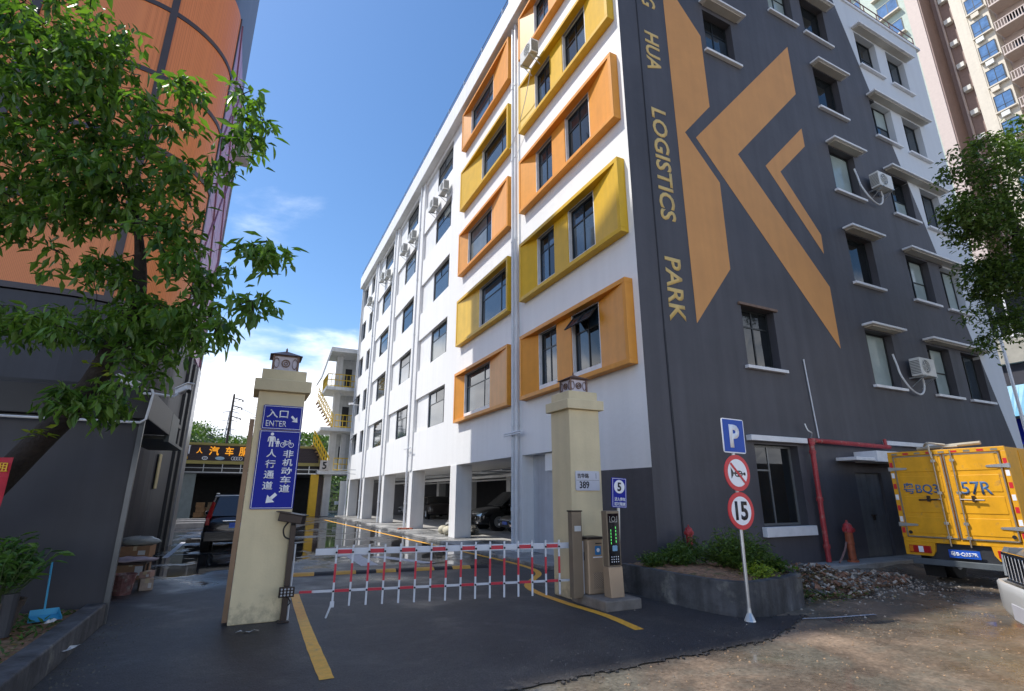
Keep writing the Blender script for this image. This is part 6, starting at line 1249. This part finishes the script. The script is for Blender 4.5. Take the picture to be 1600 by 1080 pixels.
for z in (6.7, 3.35):
    for k in range(9): b = MB(); x = -1.45 - k * .15; b.box(x - .15, x, 35.3, 36.3, z + k * .235, z + k * .235 + .08); b.build('stair_step', mat('brown_stair_tread', (.35, .2, .08), .6), tw)
FW_ = Fr((0, 35.19, 0), (1, 0, 0), (0, -1, 0)); b = MB(); b.fbox(FW_, -2.1, -1.4, .0, .04, 3.4, 4.15); q = b.build('number_board', mat('pale_board', (.6, .55, .5), .6), tw); text('5', FW_, -1.92, -1.62, 3.5, 4.05, .06, M_black, q, bold=.02)
b = MB()
for k in range(9): b.tube([(-.95 + k * .11, 35.8, .05), (-.95 + k * .11, 35.8, 1.7)], .018, 4)
for z in (.2, .95, 1.65): b.tube([(-.95, 35.8, z), (-.05, 35.8, z)], .02, 4)
b.build('barred_gate', M_dbrown, tw); b = MB(); b.box(-.7, -.4, 35.72, 35.76, .85, 1.1); b.build('gate_plate', M_signw, tw)
# open white door leaf and small canopy at the end of the front
b = MB(); b.box(-.55, -.05, 34.6, 34.7, 0, 2.6); o = b.build('wall_stub', M_tw); tag(o, 'narrow white wall piece between the stair tower and the last column', 'wall')
b = MB(); b.tube([(-.1, 31, 3.0), (-1.1, 31, 3.05)], .02, 4); b.tube([(-.1, 34, 3.3), (-1.0, 34, 3.3), (-1.0, 31, 3.3), (-.1, 31, 3.3)], .025, 4); o = b.build('awning_frame', M_steel); tag(o, 'thin empty metal awning frame near the far end of the front', 'frame')
for y, z in ((32.5, 8.2),):
    t = thing('security_camera', 'small white camera on an arm high at the far end of the white front', 'camera', (-.02, y, z), 0, None); b = MB(); b.tube([(0, 0, 0), (-.5, -.1, 0)], .03, 5); b.build('arm', M_pvc, t); b = MB(); b.obox((-.6, -.15, .05), (.35, .14, .14), (0, R(-10), .3)); b.build('housing', M_signw, t)
# ================================================================== HILL, POLE, PYLONS
bm = bmesh.new(); NX, NY = 60, 14; gr_ = []
for i in range(NX + 1):
    row = []
    for j in range(NY + 1):
        x = -90 + 150 * i / NX; y = 50 + 60 * j / NY; hgt = 9.6 * math.sin(math.pi * min(1, j / NY * 1.1) * .75) * (1 + .10 * math.sin(x * .31) + .07 * math.sin(x * .83 + 1)); row.append(bm.verts.new((x, y, max(-.1, hgt if j else -.1))))
    gr_.append(row)
for i in range(NX):
    for j in range(NY): bm.faces.new((gr_[i][j], gr_[i + 1][j], gr_[i + 1][j + 1], gr_[i][j + 1]))
me = bpy.data.meshes.new('hill'); bm.to_mesh(me); bm.free(); me.materials.append(mat('hill_ground', (.03, .05, .015), .95, var=.4, vscale=.5)); o = bpy.data.objects.new('hill', me); COL.objects.link(o); struct(o)
P = []; D = []; Ln = []
for i in range(1500):
    x = random.uniform(-40, 30); y = random.uniform(50, 85); h_ = 9.6 * math.sin(math.pi * min(1, (y - 50) / 60 * 1.1) * .75) * (1 + .10 * math.sin(x * .31) + .07 * math.sin(x * .83 + 1)); rc = random.uniform(.5, 1.3); ch = h_ + random.uniform(-.2, .5)
    for k in range(26):
        v = rng.normal(0, 1, 3); v /= np.linalg.norm(v); P.append((x + v[0] * rc, y + v[1] * rc, ch + abs(v[2]) * rc * .8)); D.append((v[0] + random.gauss(0, .4), v[1] + random.gauss(0, .4), v[2] + random.gauss(0, .5))); Ln.append(random.uniform(.3, .55))
Ln = np.array(Ln); stuff(leaves('hillside_bushes', P, D, Ln, Ln * .6, M_leafh))
t = thing('utility_pole', 'dark wooden power pole with crossarms standing on the green hill', 'utility pole', (-9.6, 58, 6.2))
b = MB(); b.tube([(0, 0, -2), (0.1, 0, 6.4)], [.16, .11], 8); b.build('pole', M_dbrown, t)
for z, w_ in ((6.0, 1.1), (5.1, 1.1), (3.9, 1.1)):
    b = MB(); b.tube([(0, 0, z), (w_, 0, z - .25)], .06, 5); b.tube([(0, 0, z - .6), (w_ * .7, 0, z - .22)], .03, 4); b.build('crossarm', M_dbrown, t); b = MB(); b.lathe([(.09, 0), (.05, .1), (.09, .2)], (w_ * .95, 0, z - .45), 6); b.build('insulator', M_dbrown, t)
for z in (11.9, 11.0, 9.8):
    b = MB(); A = Vector((-8.6, 58, z)); B_ = Vector((16, 80, z - 1)); b.tube([A.lerp(B_, k / 12) - Vector((0, 0, 2.2 * math.sin(math.pi * k / 12))) for k in range(13)], .022, 3); o = b.build('power_line', M_dbrown); tag(o, {11.9: 'topmost', 11.0: 'middle', 9.8: 'lowest'}[z] + ' thin power line sagging right from the pole on the hill', 'wire', 'power lines over the hill')
for i, (x, y, h_, lb) in enumerate(((-33, 150, 21, 'small lattice pylon at the left above the hill'), (-14, 170, 26, 'tall lattice pylon right of the wooden pole'), (-6.5, 165, 24, 'lattice pylon nearest to the left gate pillar above the hill'))):
    t = thing('pylon', lb, 'pylon', (x, y, 0), 0, 'distant lattice pylons'); b = MB(); w0 = 1.6
    for sx, sy in ((-1, -1), (1, -1), (1, 1), (-1, 1)): b.tube([(sx * w0, sy * w0, 0), (sx * .3, sy * .3, h_)], .12, 4)
    for k in range(8):
        f, g_ = k / 8, (k + 1) / 8; wa, wb = w0 + (.3 - w0) * f, w0 + (.3 - w0) * g_; b.tube([(-wa, -wa, h_ * f), (wb, -wb, h_ * g_)], .07, 3); b.tube([(wa, -wa, h_ * f), (-wb, -wb, h_ * g_)], .07, 3)
    b.build('lattice', mat('pylon_steel', (.2, .21, .23), .6), t)
    for z in (.98, .88, .78): b = MB(); b.tube([(-2.2, 0, h_ * z), (0, 0, h_ * z + .5), (2.2, 0, h_ * z)], .1, 4); b.build('crossarm', mat('pylon_steel', (.2, .21, .23), .6), t)
# ================================================================== APARTMENT TOWER (far right)
ap = thing('apartment_tower', 'tall beige and brown apartment tower behind the end wall', 'building', (60, 12, 0)); ap.location = (0, 0, 0)
FT_ = Fr((60, 0, 0), (0, 1, 0), (-1, 0, 0)); M_apb = mat('beige_tiles', (.64, .57, .46), .6, var=.08, streak=.05); M_app = mat('pink_beige_render', (.55, .45, .40), .6, var=.06); M_apbr = mat('brown_tiles', (.28, .19, .16), .6, var=.1, streak=.05); M_apw = glass('tower_window_glass', (.10, .20, .38), var=.4)
b = MB(); b.box(60, 62, 14.1, 15.35, 0, 90); b.build('edge_strip', M_app, ap)
b = MB(); b.box(60.6, 75, 15.35, 24, 0, 74); b.build('left_wing', mat('pale_green_render', (.42, .50, .44), .6, var=.1), ap)
b = MB(); b.box(63.2, 75, 11.4, 14.1, 0, 90); b.box(60.1, 63.2, 13.95, 14.09, 0, 90); b.build('recess_wall', M_apbr, ap)
b = MB(); b.box(60, 63.19, 10.34, 11.4, 0, 90); b.build('pier', M_apb, ap)
b = MB(); b.box(60.05, 74, 8.5, 10.33, 0, 90); b.build('window_bay_wall', M_apb, ap)
b = MB(); b.box(61.6, 74, -6, 8.49, 0, 90); b.build('balcony_wall', M_app, ap)
b = MB(); b.box(60.05, 61.6, 2.2, 4.2, 0, 90); b.build('pier', M_apb, ap)
b = MB(); b.box(60.05, 61.6, -6, -2, 0, 90); b.build('pier', M_apb, ap)
for k in range(-4, 10):
    z = 34.2 + 3.3 * k - 1.0
    if z < 12: continue
    window(ap, FT_, 8.7, 10.2, z + .95, z + 2.95, .06, [(0, .5, 0, .3), (.5, 1, 0, .3), (0, .5, .3, 1), (.5, 1, .3, 1)], M_apw, fw=.07)
    b = MB(); b.fbox(FT_, 8.55, 10.3, 0, .35, z + .72, z + .88); b.build('window_ledge', M_apb, ap)
    b = MB(); b.fbox(FT_, 9.2 + .2 * (k % 2), 9.9 + .2 * (k % 2), .02, .3, z + .1, z + .65); b.build('ac_box', M_acw if k % 3 else M_apb, ap)
    b = MB(); b.fbox(FT_, 4.3, 8.3, -1.5, .5, z, z + .18); sl = b.build('balcony_slab', M_app, ap)
    b = MB(); b.fbox(FT_, 4.3, 8.3, .42, .5, z + 1.05, z + 1.15)
    for i in range(17): b.fbox(FT_, 4.35 + i * .24, 4.42 + i * .24, .44, .48, z + .18, z + 1.05)
    b.build('balustrade', M_app, sl); b = MB(); b.fbox(FT_, 4.8, 7.8, -1.58, -1.5, z + .2, z + 2.5); b.build('balcony_door', M_glassd, sl)
    b = MB(); b.fbox(FT_, -1.6, 2.0, -1.5, .5, z, z + .18); sl = b.build('balcony_slab', M_app, ap)
    b = MB(); b.fbox(FT_, -1.6, 2.0, .42, .5, z + 1.05, z + 1.15); [b.fbox(FT_, -1.55 + i * .24, -1.48 + i * .24, .44, .48, z + .18, z + 1.05) for i in range(15)]; b.build('balustrade', M_app, sl)
    b = MB(); b.fbox(FT_, 12.4, 13.1, -3.19, -2.6, z + .5, z + 1.1); b.build('ac_box', M_acw, ap)
for u in (12.1, 13.4): b = MB(); b.tube([(63.0, u, 0), (63.0, u, 90)], .12, 6); b.build('soil_pipe', M_app, ap)
FT2 = Fr((60.6, 0, 0), (0, 1, 0), (-1, 0, 0))
for k in range(-2, 4):
    for u in (16.2, 20.2):
        z = 58 + 3.6 * k; window(ap, FT2, u, u + 2.4, z, z + 2.2, .06, [(0, .5, 0, 1), (.5, 1, 0, 1)], M_apw, fw=.09); b = MB(); b.fbox(FT2, u - .2, u + 2.6, 0, .6, z - .3, z - .1); b.build('window_ledge', M_apb, ap)
b = MB(); b.box(59.4, 64, 10.9, 15, 90, 90.6); b.build('roof_slab', M_apb, ap)
# blue awning building
sb = thing('shop_building', 'tiled shop building with light blue awning and dark blue sign at the right edge', 'building', (26, -4, 0)); sb.location = (0, 0, 0)
FSB = Fr((26, 0, 0), (0, 1, 0), (-1, 0, 0))
b = MB(); b.box(26, 40, -14, 9, 0, 13.2); b.build('wall', mat('pale_tile_wall', (.42, .42, .38), .6, var=.1), sb)
b = MB(); b.fbox(FSB, -14, 9, .0, .3, 7.75, 8.9); b.build('tiled_ledge', mat('beige_ledge', (.45, .43, .37), .6, var=.15), sb, bevel=.02)
b = MB(); b.fbox(FSB, -14, 9, .0, .06, 6.75, 7.74); b.build('dark_band', mat('dark_band', (.06, .06, .075), .5), sb)
b = MB(); b.fbox(FSB, -14, 9, .0, .15, 3.9, 5.1); sg = b.build('sign_board', M_blue, sb); b = MB(); b.ring(FSB, 2.35, 4.6, .22, .32, .15, .18, 20); b.build('ring_mark', M_signw, sg)
for i in range(46):
    b = MB(); y = 8.5 - i * .4; b.add([(25.98, y, 6.72), (25.98, y + .2, 6.72), (25.98, y + .4, 6.72), (25.2, y, 5.15), (25.14, y + .2, 5.15), (25.2, y + .4, 5.15)], ((0, 1, 4, 3), (1, 2, 5, 4))); q = b.build('awning_strip', mat('light_blue_awning', (.16, .42, .60), .5, var=.15), sb); sm = q.modifiers.new('s', 'SOLIDIFY'); sm.thickness = .02
b = MB(); b.fbox(FSB, -14, 9, .01, .05, 0, 3.85); b.build('shopfront', M_glassd, sb)
for i in range(6): window(sb, FSB, 7.3 - i * 3.2 - 2.6, 7.3 - i * 3.2, 9.1, 11.4, .06, [(0, .5, 0, 1), (.5, 1, 0, 1)], M_glassd, fw=.1, mt=M_signw)
b = MB(); b.fbox(FSB, -14, 9, .0, .04, 11.9, 13.2); b.build('upper_glazing', M_glass, sb)
acunit('air conditioner on the tiled ledge of the shop building', Fr((25.7, 0, 0), (0, 1, 0), (-1, 0, 0)), 1.7, 8.6, None)
b = MB(); b.tube([(16.0, -.1, 8), (16.0, -.1, 1)], .05, 6); b.tube([(15.85, -.1, 3.4), (16.6, -.1, 3.2)], .04, 5); o = b.build('drain_pipe', M_pvc); tag(o, 'white drain pipe at the far right corner of the end wall', 'pipe')
